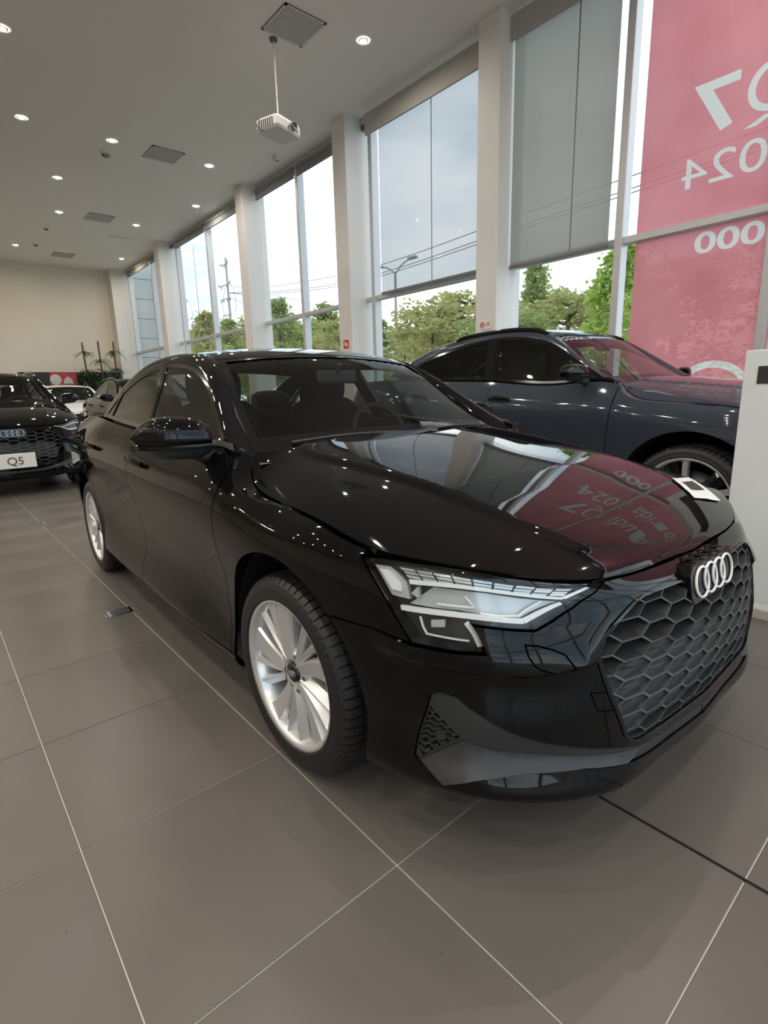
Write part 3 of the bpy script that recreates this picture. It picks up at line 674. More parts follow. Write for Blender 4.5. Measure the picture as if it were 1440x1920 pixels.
    edge('screen_band', 0, t1, .955, 1.0, MATS['gloss_black'], ws, -.001)
    G = [[tuple(p) for p in Tf(np.array([(t, a) for a in np.linspace(-1, 1, 31)]))+[0, 0, -.0015]] for t in (0, .02, .04)]
    MB().grid(G).build('screen_band', MATS['gloss_black'], ws)
    G = [[tuple(p) for p in Tf(np.array([(t, a) for a in np.linspace(-1, 1, 31)]))+[0, 0, -.0015]] for t in (t1-.012, t1-.006, t1-.001)]
    MB().grid(G).build('screen_band', MATS['gloss_black'], ws)
    # roof rails and pillars (body colour) between the screen edge and the window line
    def railf(q):
        t, s = np.clip(q[:, 0], 0, 1), q[:, 1]; a, b = so(t), si(t); d = b-a
        r = a+d*s[:, None]; n_ = np.stack([np.full(len(t), .55), np.zeros(len(t)), np.full(len(t), .83)], 1)
        bul = sp.get('bulge', .020)*4*s*(1-s)*np.clip(t*8, .3, 1); return r+n_*bul[:, None]
    Rf = Fn(railf)
    V_, F_, N_ = skin(Rf, Rf.normal, [(0, 0), (1, 0), (1, .98), (0, .98)], step=.05, depth=0); N_ = np.array(N_)
    if N_[:, 2].mean() < 0: N_ = -N_; F_ = [f[::-1] for f in F_]
    V_ = np.array(V_); MX = np.array([-1, 1, 1])
    for sgn in (1, -1): link('roof_rail', make_mesh('roof_rail', V_ if sgn > 0 else V_*MX, F_ if sgn > 0 else [f[::-1] for f in F_], N_ if sgn > 0 else N_*MX), paint, root)
    if sp.get('rails'):
        for sgn in (-1, 1):
            tr = np.linspace(*sp['rails'], 30); p = railf(np.stack([tr, np.full(30, .55)], 1))*[sgn, 1, 1]; z = np.minimum(1, np.minimum(np.arange(30), 29-np.arange(30))/3.0)*sp.get('bar_z', .035)
            MB().tube([(a[0], a[1], a[2]+dz) for a, dz in zip(p, z)], .018, 8).build('roof_bar', MATS['gloss_black'], root)
    # cowl, rear deck
    cw = MB(); G = [[tuple(p) for p in np.concatenate([(curve(sp['hood_rear'], 10)*[-1, 1, 1]+[0, -.06, -.035])[::-1], (curve(sp['hood_rear'], 10)+[0, -.06, -.035])[1:]])], [tuple(p) for p in Tf(np.array([(.01, a) for a in np.linspace(-1, 1, 19)]))+[0, 0, -.012]]]
    cw.grid(G).build('cowl', MATS['satin_black'], root)
    ds = L(np.array([(u, V*.995) for u in np.linspace(ub(inn[-1][1]-.02), L.U, 24)])); dz = float(mid[-1][2]); y0 = float(mid[-1][1])
    G = []
    for s in np.linspace(0, 1, 12):
        G.append([tuple(np.array([p[0]*s, p[1]*s+(max(y0-.02, p[1]-.0) if False else (y0+(float(ds[-1][1])-y0)*((p[1]-ds[0][1])/(ds[-1][1]-ds[0][1]))))*(1-s), p[2]+.012*(1-s*s)])) for p in ds])
    MB().grid(G).mirror().build('trunk_lid', paint, root)
    # ---- side windows
    kk_ = [(float(bx(p[1]))-.006-p[0])/(p[2]-float(bz(p[1]))) for p in outc[1:-1] if p[2]-float(bz(p[1])) > .1]; kz = float(np.median(kk_))
    def sidef(q):
        y, z = q[:, 0], q[:, 1]; zz = z-bz(y)
        return np.stack([bx(y)-.006-kz*zz+.05*zz*(.33-zz), y, z], 1)
    Sf = Fn(sidef)
    oc = so(np.linspace(0, 1, 60)); oc = np.array([(p[1], p[2]-.004) for p in oc])
    def below(y0, y1, n=14): return [(y, float(bz(y))+.004) for y in np.linspace(y0, y1, n)]
    yb0, yb1 = sp['bp']         # B pillar: y at the belt, y at the roof (front edge)
    def ztop(y): return float(np.interp(y, oc[:, 0], oc[:, 1]))
    fw = [p for p in below(oc[0][0]+.03, yb0)]+[(yb1, ztop(yb1))]+[tuple(p) for p in oc[::-1] if oc[0][0]+.02 < p[0] < yb1]
    rw = [p for p in below(yb0+.085, oc[-1][0]-.02)]+[tuple(p) for p in oc[::-1] if yb1+.075 < p[0] < oc[-1][0]-.01]+[(yb1+.075, ztop(yb1+.075))]
    for doors, ol, gm, nm in ((fdo, fw, sideg, 'f'), (rdo, rw, rearg, 'r')):
        for d, s in zip(doors, (-1, 1)):
            panel('door_glass', Sf, Sf.normal, inset(ol, .012), gm, d, sides=(s,), step=.06, depth=0, off=-.004)
            panel('window_frame', Sf, Sf.normal, ol, MATS['gloss_black'], d, sides=(s,), step=.05, depth=.02, holes=[inset(ol, .020 if det > 1 else .024)])
            panel('belt_molding', Sf, Sf.normal, [(p[0], p[1]+.003) for p in (below(oc[0][0]+.02, yb0+.04) if nm == 'f' else below(yb0+.045, oc[-1][0]))]+[(p[0], p[1]+.022) for p in (below(oc[0][0]+.06, yb0+.04) if nm == 'f' else below(yb0+.045, oc[-1][0]-.03))[::-1]], MATS[sp.get('belt', 'trim_grey')], d, sides=(s,), step=.05, depth=.01, off=.005)
    for s in (-1, 1):
        panel('b_pillar', Sf, Sf.normal, [(yb0+.002, float(bz(yb0))+.004), (yb0+.083, float(bz(yb0+.08))+.004), (yb1+.073, ztop(yb1+.07)), (yb1+.002, ztop(yb1))], MATS['gloss_black'], root, sides=(s,), step=.06, depth=.02, off=.002)
        yq = oc[-1][0]-.30; 
        panel('quarter_divider', Sf, Sf.normal, [(yq+.05, float(bz(yq+.05))+.004), (yq+.075, float(bz(yq+.07))+.004), (yq-.01, ztop(yq-.01)-.008), (yq-.035, ztop(yq-.035)-.008)], MATS['gloss_black'], root, sides=(s,), step=.06, depth=.02, off=.002)
    # ---- mirrors and handles
    for d, s in zip(fdo, (-1, 1)):
        mx_, my, mz = sp['mirror']; ms = sp.get('mirror_s', 1.0); fold = s == sp.get('fold', 0); made = []
        def blob(zlo, zhi, grow=1.0):
            G = []
            for t in np.linspace(0, 1, 15):
                x = (-.125+.25*t)*ms; f = max(.02, (1-abs(2*t-.80)**3.2*(.55 if t < .4 else .62)))
                rowc = []
                for a in np.linspace(0, 2*math.pi, 25):
                    ca_, sa_ = math.cos(a), math.sin(a); yy = (.085*f*np.sign(ca_)*abs(ca_)**.8+(.015 if ca_ > 0 else 0))*ms*grow
                    zz = .078*f*np.sign(sa_)*abs(sa_)**.85*ms*grow+.012*(t-.5); X_, Y_ = mx_+x, my+yy+.05*(t-.5)
                    if fold:        # folded back against the door
                        hx, hy = mx_-.13*ms, my; dx_, dy_ = X_-hx, Y_-hy; X_, Y_ = hx+dx_*.34-dy_*.5, hy+.02+dx_*.94+dy_*.34
                    rowc.append((s*X_, Y_, mz+min(max(zz, zlo*ms), zhi*ms)))
                G.append(rowc)
            m_ = MB().grid(G); m_.add(G[0][:-1], [tuple(range(24))]); m_.add(G[-1][:-1], [tuple(range(24))[::-1]]); return m_
        blob(-.022, .09).build('mirror_cap', MATS[sp.get('mirror_paint', sp['paint'])], d)
        blob(-.034, -.022, .985).build('mirror_trim', MATS['trim_grey'], d)
        blob(-.09, -.034, .97).build('mirror_base', MATS['satin_black'], d)
        m_ = MB(); m_.tube([(s*(mx_-.09*ms), my+.0, mz-.05*ms), (s*(mx_-.13*ms), my-.02, mz-.075*ms), (s*(bx(my)-.005), my-.03, float(bz(my))-.01)], [.035*ms, .03*ms, .035*ms], 10).build('mirror_arm', MATS['satin_black'], d)
    for doors, hy, hz in ((fdo, sp['handle'][0], sp['handle'][2]), (rdo, sp['handle'][1], sp['handle'][3])):
        for d, s in zip(doors, (-1, 1)):
            q = L.inv([(hy, hz), (hy+.22, hz+.008)], (1, 2), (L.st(7), L.st(13))); a, b = L(q); na, nb = L.normal(q)
            ts = np.linspace(0, 1, 11); P3 = [a+(b-a)*t+(na+(nb-na)*t)*(.010+.026*math.sin(math.pi*t)**.5) for t in ts]
            G = []
            for t, p in zip(ts, P3):
                hh = .014+.006*math.sin(math.pi*t); G.append([(s*(p[0]+.009*math.cos(w)), p[1], p[2]+hh*math.sin(w)) for w in np.linspace(0, 2*math.pi, 11)])
            MB().grid(G).build('door_handle', MATS[sp.get('mirror_paint', sp['paint'])], d)
    # ---- wipers
    if det > 1:
        for s0, s1 in ((-.80, -.05), (.15, .86)):
            p = Tf(np.array([(.014+.006*math.sin(t*3), s0+(s1-s0)*t) for t in np.linspace(0, 1, 12)]))+[0, -.004, .007]
            MB().tube([tuple(x) for x in p], [.006]*6+[.005]*6, 8).build('wiper', MATS['satin_black'], root)
    # ---- wheels, liners, underbody
    tx = sp['tx']
    for y, st in ((0, sp.get('steer', 0)), (WB, 0)):
        for s in (-1, 1): add_wheel(root, s*tx, y, Rw, sp['rr'], sp['W'], sp['style'], st, .25+y*.21)
    for y in (0, WB):
        for s in (-1, 1):
            G = [[(s*x, y+(RA+.01)*math.cos(a), zA+(RA+.01)*math.sin(a)) for x in (tx-.22, tx+.065)] for a in np.radians(np.linspace(-6, 186, 24))]
            lm = MB().grid(G); c = [(s*(tx-.22), y+(RA+.01)*math.cos(a), zA+(RA+.01)*math.sin(a)) for a in np.radians(np.linspace(-6, 186, 24))]; lm.add(c, [tuple(range(24))])
            lm.build('wheel_liner', MATS['void_black'], root)
    zf = Z(.19); hw = sp['tx']-.13
    ub_ = MB().box((-hw, Y(-.50), zf), (hw, Y(3.30), zf+.05)).box((-hw-.10, Y(.42), zf), (hw+.10, Y(2.15), zf+.06)).box((-.42, Y(-.70), zf), (.42, Y(.05), zf+.30)).box((-.5, Y(2.3), zf), (.5, Y(3.3), zf+.25))
    ub_.build('underbody', MATS['void_black'], root)
    # ---- cabin
    zs = Z(.42); cl = MATS['cabin_cloth']; pl = MATS['cabin_plastic']
    sm_ = seat_mesh().mesh('front_seat'); hm = headrest_mesh().mesh('headrest')
    for s in (-1, 1):
        o = link('front_seat', sm_, cl, root, (s*.36, Y(1.32), zs), (0, 0, 0)); o.scale = (1, 1, sp.get('seat_s', 1.0))
        link('headrest', hm, cl, o, (0, .02, .70))
    rs_ = seat_mesh(1.25, .58).build('rear_seat', cl, root, (0, Y(2.15), zs-.02)); rs_.scale = (1, 1, sp.get('seat_s', 1.0))
    for x in (-.42, .42): link('headrest', hm, cl, rs_, (x, .02, .60))
    dy = Y(.62); zd = Z(.93); hwid = float(bx(dy))-.10
    dsh = MB(); sec = curve([(dy-.26, zd-.06), (dy-.05, zd+.01), (dy+.20, zd+.0), (dy+.30, zd-.05), (dy+.30, zd-.20), (dy+.22, zd-.35)], 20)
    dsh.grid([[(x*hwid, p[0]+.05*abs(x)**2*0, p[1]-.02*abs(x)**4) for p in sec] for x in np.linspace(-1, 1, 13)])
    dsh.build('dashboard', pl, root)
    sw = MB().tube([(.36+.18*math.cos(t), Y(1.02)+.18*math.sin(t)*.42, Z(.93)+.18*math.sin(t)*.9) for t in np.linspace(0, 2*math.pi, 33)], .016, 8, False)
    sw.tube([(.36-.17, Y(1.02), Z(.93)), (.36+.17, Y(1.02), Z(.93))], .02, 8).tube([(.36, Y(1.02), Z(.93)), (.36, Y(.90), Z(.86))], .035, 10)
    sw.build('steering_wheel', pl, root)
    rm = topf(np.array([(t1*.86, 0)]))[0]
    MB().box((-.12, rm[1]+.02, rm[2]-.10), (.12, rm[1]+.05, rm[2]-.035), .012).tube([(0, rm[1]+.03, rm[2]-.06), (0, rm[1], rm[2]-.005)], .012, 8).build('cabin_mirror', pl, root)
    G = [[tuple(p) for p in Tf(np.array([(t, a) for a in np.linspace(-.96, .96, 15)]))+[0, 0, -.045]] for t in np.linspace(t1+.005, t2, 12)]
    MB().grid(G).build('headliner', MATS[sp.get('liner', 'cabin_plastic')], root)
    for s in (-1, 1):
        G = [[(s*(float(bx(y))-.07), y, z) for z in np.linspace(zf+.05, float(bz(y))-.005, 4)] for y in np.linspace(Y(.45), Y(2.75), 16)]
        MB().grid(G).build('door_card', pl, root)
        G = [[tuple((railf(np.array([(t, w)]))[0]-[.022, 0, .022])*[s, 1, 1]) for w in (0.02, .5, .98)] for t in np.linspace(.02, .98, 24)]
        MB().grid(G).build('pillar_trim', MATS[sp.get('liner', 'cabin_plastic')], root)
    MB().box((-.62, Y(2.55), Z(.96)), (.62, Y(2.95), Z(.98))).build('parcel_shelf', pl, root)
    return root
def clip_hull(P):
    """convex hull, ccw"""
    pts = sorted(map(tuple, np.asarray(P).round(5)))
    def half(q):
        h = []
        for p in q:
            while len(h) > 1 and (h[-1][0]-h[-2][0])*(p[1]-h[-2][1])-(h[-1][1]-h[-2][1])*(p[0]-h[-2][0]) <= 0: h.pop()
            h.append(p)
        return h
    a, b = half(pts), half(pts[::-1]); return a[:-1]+b[:-1]
def saloon_spec(**kw):
    d = dict(P=A3, paint='black_paint', wb=2.636, R=.317, RA=.385, ym=([-1, 4], [-1, 4]), zm=([0, 2], [0, 2]), hood_edge=A3_HOOD_EDGE, hood_centre=A3_HOOD_CENTRE, hood_rear=A3_HOOD_REAR,
        mid=A3_MID, inn=A3_IN, out=A3_OUT, bp=(1.47, 1.58), mirror=(.945, .62, 1.018), handle=(1.20, 2.12, .862, .885), tx=.772, rr=.235, W=.215, style='blade', steer=math.radians(1.5))
    d.update(kw); return d
def remap(sx, yk, zk, **kw):
    """the saloon's tables stretched to another car's proportions"""
    ya, za_ = [-.90, 0, .40, 1.46, 2.636, 3.62], [0, .16, .245, .71, .96, 1.41]
    def ex(v, a, b): v = np.asarray(v, float); return np.where(v > a[-1], b[-1]+(v-a[-1]), np.where(v < a[0], b[0]+(v-a[0]), np.interp(v, a, b)))
    def sm(v, a, b): return Spl(a, np.array(b)[:, None])(np.clip(v, a[0], a[-1]))[:, 0]
    def f3(T): T = np.array(T, float); return np.stack([T[:, 0]*sx, sm(T[:, 1], ya, yk), sm(T[:, 2], za_, zk)], 1)
    P = np.array(A3, float); n, m, _ = P.shape; P2 = f3(P.reshape(-1, 3)).reshape(n, m, 3)
    hc = np.array(A3_HOOD_CENTRE, float); hc2 = np.stack([sm(hc[:, 0], ya, yk), sm(hc[:, 1], za_, zk)], 1)
    yd = np.linspace(-.9, 3.62, 60); zd = np.linspace(0, 1.41, 60)
    Yf = lambda v: float(sm(np.array([v]), ya, yk)[0]); Zf = lambda v: float(sm(np.array([v]), za_, zk)[0])
    d = dict(P=P2, ym=(yd, sm(yd, ya, yk)), zm=(zd, sm(zd, za_, zk)), hood_edge=f3(A3_HOOD_EDGE), hood_centre=hc2, hood_rear=f3(A3_HOOD_REAR), mid=f3(A3_MID), inn=f3(A3_IN), out=f3(A3_OUT), wb=yk[4],
        bp=(Yf(1.47), Yf(1.58)), mirror=(.945*sx, Yf(.62), Zf(1.03)), handle=(Yf(1.20), Yf(2.12), Zf(.862), Zf(.885)))
    d.update(kw); return d
# ---------------------------------------------------------------- the showroom shell
CZ, XG, XC, YB, XL, YF = 5.76, 6.66, 6.25, 22.6, -11.0, -4.2
T0 = .59
mat('grout', (.62, .60, .56), .8, var=.1, scale=3)
def tile_mat():
    m = mat('porcelain', (.137, .122, .108), .30, var=.10, scale=1.3, bump=.02, bscale=500, spec=.32)
    nt = m.node_tree; b = _p(nt); tc = next(n for n in nt.nodes if n.type == 'TEX_COORD')
    nz = nt.nodes.new('ShaderNodeTexNoise'); nz.inputs['Scale'].default_value = 2.2; nz.inputs['Detail'].default_value = 4
    rp = nt.nodes.new('ShaderNodeMapRange'); rp.inputs[1].default_value = .3; rp.inputs[2].default_value = .7; rp.inputs[3].default_value = .26; rp.inputs[4].default_value = .36
    nt.links.new(tc.outputs['Object'], nz.inputs[0]); nt.links.new(nz.outputs[0], rp.inputs[0]); nt.links.new(rp.outputs[0], b.inputs['Roughness'])
    return m
tile_mat()
mat('plaster', (.60, .575, .52), .85, var=.03, scale=.6)
mat('ceiling_white', (.88, .865, .81), .85, var=.02, scale=.5)
mat('wall_beige', (.74, .70, .63), .85, var=.04, scale=.5)
mat('wall_brown', (.46, .42, .36), .8, var=.1, scale=.4)
mat('column_white', (.74, .73, .71), .6, var=.02, scale=1)
mat('alu', (.55, .56, .57), .4, .35)
mat('alu_dark', (.17, .175, .18), .45, .3)
floor = struct(MB().box((XL, YF, -.12), (XG, YB, -.0025)).build('floor', MATS['grout']))
def make_tiles():
    h = T0/2-.0016; b = .0012
    V = []; 
    for z, q in ((-.0025, h), (-.0008, h), (0, h-b)): V += [(-q, -q, z), (q, -q, z), (q, q, z), (-q, q, z)]
    F = [(8, 9, 10, 11)]
    for k in (0, 4):
        for i in range(4): F.append((k+i, k+(i+1) % 4, k+4+(i+1) % 4, k+4+i))
    me = make_mesh('floor_tile', V, F); me.materials.append(MATS['porcelain'])
    ox, oy = .1378, 1.4314; cells = []
    cx, cy = math.sin(.705), math.cos(.705)
    for i in range(-20, 12):
        for j in range(-16, 37):
            x, y = ox+(i+.5)*T0, oy+(j+.5)*T0
            if XL+.2 < x < XG-.2 and YF+.2 < y < YB-.2:
                f = x*cx+y*cy; s = x*cy-y*cx; vis = f > .3 and abs(s) < f*.80+.6
                cells.append((0 if vis else 1, math.hypot(x, y), x, y))
    cells.sort()
    for k, (_, _, x, y) in enumerate(cells[:300]): link('floor_tile', me, None, floor, (x, y, 0))
    VV, FF = [], []
    for _, _, x, y in cells[300:]:
        k = len(VV); VV += [(v[0]+x, v[1]+y, v[2]) for v in V]; FF += [tuple(i+k for i in f) for f in F]
    o = link('floor_tile', make_mesh('floor_tile', VV, FF), MATS['porcelain'], floor); o['kind'] = 'stuff'
    MB().box((ox+2*T0-.005, YF, -.0024), (ox+2*T0+.005, YB, .0006)).build('expansion_joint', MATS['void_black'], floor)
make_tiles()
ceiling = struct(MB().box((XL, YF, CZ), (XG+.1, YB, CZ+.15)).build('ceiling', MATS['ceiling_white']))
struct(MB().box((XL, YB, -.1), (XG+.1, YB+.2, CZ+.15)).build('wall_back', MATS['wall_beige']))
struct(MB().box((XL-.2, YF, -.1), (XL, YB, CZ+.15)).build('wall_left', MATS['wall_brown']))
wf = struct(MB().box((XL, YF-.2, -.1), (-4.0, YF, CZ+.15)).build('wall_front', MATS['plaster']))
MB().box((-4.0, YF-.15, -.1), (XG+.1, YF, .10)).build('kerb', MATS['column_white'], wf); MB().box((-4.0, YF-.15, 5.50), (XG+.1, YF, CZ+.15)).build('top_beam', MATS['alu'], wf)
wr = struct(MB().box((XG-.06, YF, -.1), (XG+.10, YB, .10)).build('wall_right', MATS['column_white']))
COLS = [(4.86, 5.22), (8.12, 8.50), (11.92, 12.31), (17.5, 17.92)]
for a, b in COLS: MB().box((XC, a, 0), (XG+.12, b, CZ), .006).build('column', MATS['column_white'], wr)
MB().box((6.05, 22.05, 0), (XG+.12, YB, CZ), .006).build('corner_column', MATS['column_white'], wr)
MB().box((XG-.07, YF, 5.66), (XG+.08, YB, CZ)).build('top_beam', MATS['alu'], wr)
glass('window_glass', (.96, .98, .98), .9)
ZT = 2.83
BAYS = [(YF, 4.86, [-2.75, -1.2, .25, 1.79, 3.34]), (5.22, 8.12, [7.85]), (8.50, 11.92, [10.2]), (12.31, 17.5, [14.75, 16.95]), (17.92, 22.05, [19.3, 21.75])]
for k, (a, b, ms) in enumerate(BAYS):
    w = struct(MB().box((XG-.04, a, .10), (XG+.06, b, .16)).build('window_%d' % (k+1), MATS['alu']))
    for m in ms: MB().box((XG-.10, m-.045, .16), (XG+.06, m+.045, 5.66), .006).build('mullion', MATS['alu'], w)
    e = [a]+ms+[b]
    MB().box((XG-.05, a, 5.59), (XG+.05, b, 5.66)).build('head_rail', MATS['alu_dark'], w)
    for p, q in zip(e, e[1:]):
        if q-p < .1: continue
        MB().box((XG-.07, p+.03, ZT-.045), (XG+.05, q-.03, ZT+.03), .004).build('transom', MATS['alu'], w)
        for z0, z1 in ((.16, ZT-.04), (ZT+.03, 5.59)):
            me = make_mesh('pane', [(XG, p+.03, z0), (XG, q-.03, z0), (XG, q-.03, z1), (XG, p+.03, z1)], [(0, 1, 2, 3)]); link('pane', me, MATS['window_glass'], w)
# rolled shades above the clear bays
mat('shade_roll', (.26, .265, .27), .8, bump=.1, bscale=300)
mat('shade_band', (.44, .43, .40), .8, bump=.1, bscale=300)
for n, (a, b) in enumerate(((8.55, 10.14), (10.26, 11.88), (12.35, 14.69), (14.81, 16.89), (17.97, 19.24), (19.36, 21.69))):
    t = empty('roller_shade', (XG-.11, (a+b)/2, 5.50)); l = (b-a)/2
    MB().tube([(0, -l, .12), (0, l, .12)], .035, 12).build('roll', MATS['shade_roll'], t); MB().box((-.02, -l, -.05), (.02, l, -.02), .004).build('bottom_bar', MATS['shade_roll'], t)
    MB().box((-.004, -l, -.05), (.004, l, .12)).build('cloth', MATS['shade_roll'], t)
    tag(t, 'rolled-up grey shade at the top of window bay, number %s from the corner' % ('six five four three two one'.split()[n]), 'shade', 'rolled shades')
glass('screen_thin', (.34, .365, .39), .0, (.38, .40, .41), .38)
glass('screen_dense', (.17, .168, .16), .0, (.385, .375, .345), .84)
def shade(y0, y1, z0, z1, seam, m, label, zb):
    t = empty('roller_shade', (XG-.14, (y0+y1)/2, z0)); yc = (y0+y1)/2
    me = make_mesh('cloth', [(0, y0-yc, 0), (0, y1-yc, 0), (0, y1-yc, z1-z0), (0, y0-yc, z1-z0)], [(0, 1, 2, 3)]); link('cloth', me, MATS[m], t)
    MB().box((-.018, y0-yc, -.03), (.018, y1-yc, .01), .005).build('bottom_bar', MATS['alu_dark'], t)
    MB().box((-.003, seam-yc-.006, 0), (.003, seam-yc+.006, z1-z0)).build('seam', MATS['alu_dark'], t)
    MB().box((-.09, min(y0, zb[0])-yc, zb[2]-z0), (-.06, max(y1, zb[1])-yc, zb[3]-z0), .004).build('valance', MATS['shade_band'], t)
    tag(t, label, 'shade')
shade(5.24, 7.56, 2.86, 5.5, 6.34, 'screen_thin', 'thin see-through grey roller shade with a dark centre seam', (5.24, 7.80, 5.36, 5.68))
shade(3.44, 4.84, 2.80, 5.5, 3.94, 'screen_dense', 'dense grey roller shade hanging beside the pink banner', (3.40, 4.86, 5.44, 5.72))
# banner film on the glass, letters seen from behind
def banner_mat():
    m = bpy.data.materials.new('banner_film'); m.use_nodes = True; nt = m.node_tree; N = nt.nodes; L = nt.links; N.clear()
    out = N.new('ShaderNodeOutputMaterial'); tr = N.new('ShaderNodeBsdfTransparent'); tr.inputs[0].default_value = (.85, .38, .42, 1)
    tc = N.new('ShaderNodeTexCoord'); nz = N.new('ShaderNodeTexNoise'); nz.inputs['Scale'].default_value = 1.6; nz.inputs['Detail'].default_value = 8; L.new(tc.outputs['Object'], nz.inputs[0])
    cr = N.new('ShaderNodeValToRGB'); cr.color_ramp.elements[0].position = .3; cr.color_ramp.elements[0].color = (.56, .20, .225, 1); cr.color_ramp.elements[1].position = .75; cr.color_ramp.elements[1].color = (.66, .28, .305, 1); L.new(nz.outputs[0], cr.inputs[0])
    df = N.new('ShaderNodeBsdfDiffuse'); tl = N.new('ShaderNodeBsdfTranslucent'); L.new(cr.outputs[0], df.inputs[0]); L.new(cr.outputs[0], tl.inputs[0])
    a = N.new('ShaderNodeMixShader'); a.inputs[0].default_value = .55; L.new(df.outputs[0], a.inputs[1]); L.new(tl.outputs[0], a.inputs[2])
    b = N.new('ShaderNodeMixShader'); b.inputs[0].default_value = .93; L.new(tr.outputs[0], b.inputs[1]); L.new(a.outputs[0], b.inputs[2]); L.new(b.outputs[0], out.inputs[0]); MATS['banner_film'] = m
banner_mat()
glass('banner_letter', (.8, .8, .8), 0, (.66, .66, .62), .92)
bn = empty('window_banner', (XG-.02, 0, 0))
def text_mesh(txt, size, name, bold=0.0, ext=.002):
    c = bpy.data.curves.new(name, 'FONT'); c.body = txt; c.size = size; c.extrude = ext; c.offset = bold; c.resolution_u = 6
    o = bpy.data.objects.new(name, c); COL.objects.link(o); bpy.context.view_layer.update()
    me = bpy.data.meshes.new_from_object(o.evaluated_get(bpy.context.evaluated_depsgraph_get())); bpy.data.objects.remove(o); me.name = name; return me
def boundary_loops(me):
    """closed outlines of a flat filled mesh"""
    cnt = {}
    for p in me.polygons:
        v = list(p.vertices)
        for a, b in zip(v, v[1:]+v[:1]): cnt[(a, b)] = 1
    nxt = {a: b for (a, b) in cnt if (b, a) not in cnt}; loops = []
    while nxt:
        a, b = next(iter(nxt.items())); l = [a]; nxt.pop(a)
        while b in nxt: l.append(b); b = nxt.pop(b)
        if len(l) > 2: loops.append(np.array([me.vertices[k].co[:] for k in l]))
    return loops
LOOPS = []
def banner_text(txt, size, yr, z, bold=0.0, xs=1.0):
    me = text_mesh(txt, size, 'letters', bold, 0); bm = bmesh.new(); bm.from_mesh(me); bmesh.ops.remove_doubles(bm, verts=bm.verts[:], dist=1e-5); bmesh.ops.recalc_face_normals(bm, faces=bm.faces[:]); bm.to_mesh(me); bm.free()
    me.materials.clear(); me.transform(Matrix.Diagonal((xs, 1, 1, 1))); w = max(v.co.x for v in me.vertices)
    me.transform(Matrix.Translation((0, yr-w, z)) @ Matrix.Rotation(math.pi/2, 4, 'Z') @ Matrix.Rotation(math.pi/2, 4, 'X'))
    LOOPS.extend([l[:, 1:] for l in boundary_loops(me)])
    par_ = list(range(len(me.vertices)))
    def root_(i):
        while par_[i] != i: i = par_[i]
        return i
    for p in me.polygons:
        for v in p.vertices[1:]: par_[root_(v)] = root_(p.vertices[0])
    for r_ in sorted({root_(p.vertices[0]) for p in me.polygons}):          # every letter a piece of its own
        fs = [tuple(p.vertices) for p in me.polygons if root_(p.vertices[0]) == r_]; ids = sorted({v for f in fs for v in f}); mp_ = {v: k for k, v in enumerate(ids)}
        link('letter', make_mesh('letter', [me.vertices[v].co[:] for v in ids], [tuple(mp_[v] for v in f) for f in fs]), MATS['banner_letter'], bn)
banner_text('Audi', .64, 1.46, 3.70); banner_text('O', .64, 2.16, 3.70); banner_text('7', .66, 2.66, 3.69, .014, 1.3); banner_text('H\u00edbrida 2024', .42, 2.71, 3.20, 0, 1.28)
tail = np.array([(1.90, 3.672), (1.99, 3.678), (2.17, 3.60), (2.06, 3.60)]); LOOPS.append(tail); MB().add([(0, *p) for p in tail], [(0, 1, 2, 3)]).build('letter', MATS['banner_letter'], bn, fix=False); banner_text('.000', .29, 2.52, 2.53, .006, 1.5)
for i in range(4):
    yc = 2.22-i*.90; n = 48; A = [2*math.pi*k/n for k in range(n)]
    o_, i_ = [np.array([(yc+r*math.cos(a), .985+r*math.sin(a)) for a in A]) for r in (.42, .345)]
    LOOPS += [o_, i_]; MB().add([(0, *p) for p in o_]+[(0, *p) for p in i_], [(k, (k+1) % n, n+(k+1) % n, n+k) for k in range(n)]).build('ring', MATS['banner_letter'], bn, fix=False)
for z0, z1 in ((.18, ZT-.05), (ZT+.035, 5.49)):
    R = np.array([(-1.9, z0), (3.16, z0), (3.16, z1), (-1.9, z1)]); ls = [resample(R, .3)]+[l for l in LOOPS if z0 < l[:, 1].min() and l[:, 1].max() < z1 and l[:, 0].min() > -1.9]
    P = np.concatenate(ls); E = []; k = 0
    for l in ls: E += [(k+q, k+(q+1) % len(l)) for q in range(len(l))]; k += len(l)
    vo, eo, fo, *_ = delaunay_2d_cdt([Vector(p) for p in P], E, [], 0, 1e-6); Q = np.array([tuple(v) for v in vo]); F = np.array([tuple(f) for f in fo]); C = Q[F].mean(1)
    par = sum(pip(C, l).astype(int) for l in ls); F = F[par % 2 == 1]
    link('banner_sheet', make_mesh('banner_sheet', [(0, *q) for q in Q], F), MATS['banner_film'], bn)
tag(bn, 'pink-red banner film on the window glass with mirrored white lettering', 'banner')

# glazed front of the hall, behind the photographer
wfr = struct(MB().box((-4.0, YF-.10, .10), (XG, YF, .16)).build('window_6', MATS['alu']))
xs = [-4.0, -2.2, -.4, 1.4, 3.2, 5.0, XG]
for x in xs: MB().box((x-.05, YF-.14, .16), (x+.05, YF, 5.5)).build('mullion', MATS['alu'], wfr)
for p, q in zip(xs, xs[1:]):
    MB().box((p+.05, YF-.12, ZT-.045), (q-.05, YF, ZT+.03)).build('transom', MATS['alu'], wfr)
    for z0, z1 in ((.16, ZT-.04), (ZT+.03, 5.5)):
        link('pane', make_mesh('pane', [(p+.05, YF-.06, z0), (q-.05, YF-.06, z0), (q-.05, YF-.06, z1), (p+.05, YF-.06, z1)], [(0, 1, 2, 3)]), MATS['window_glass'], wfr)
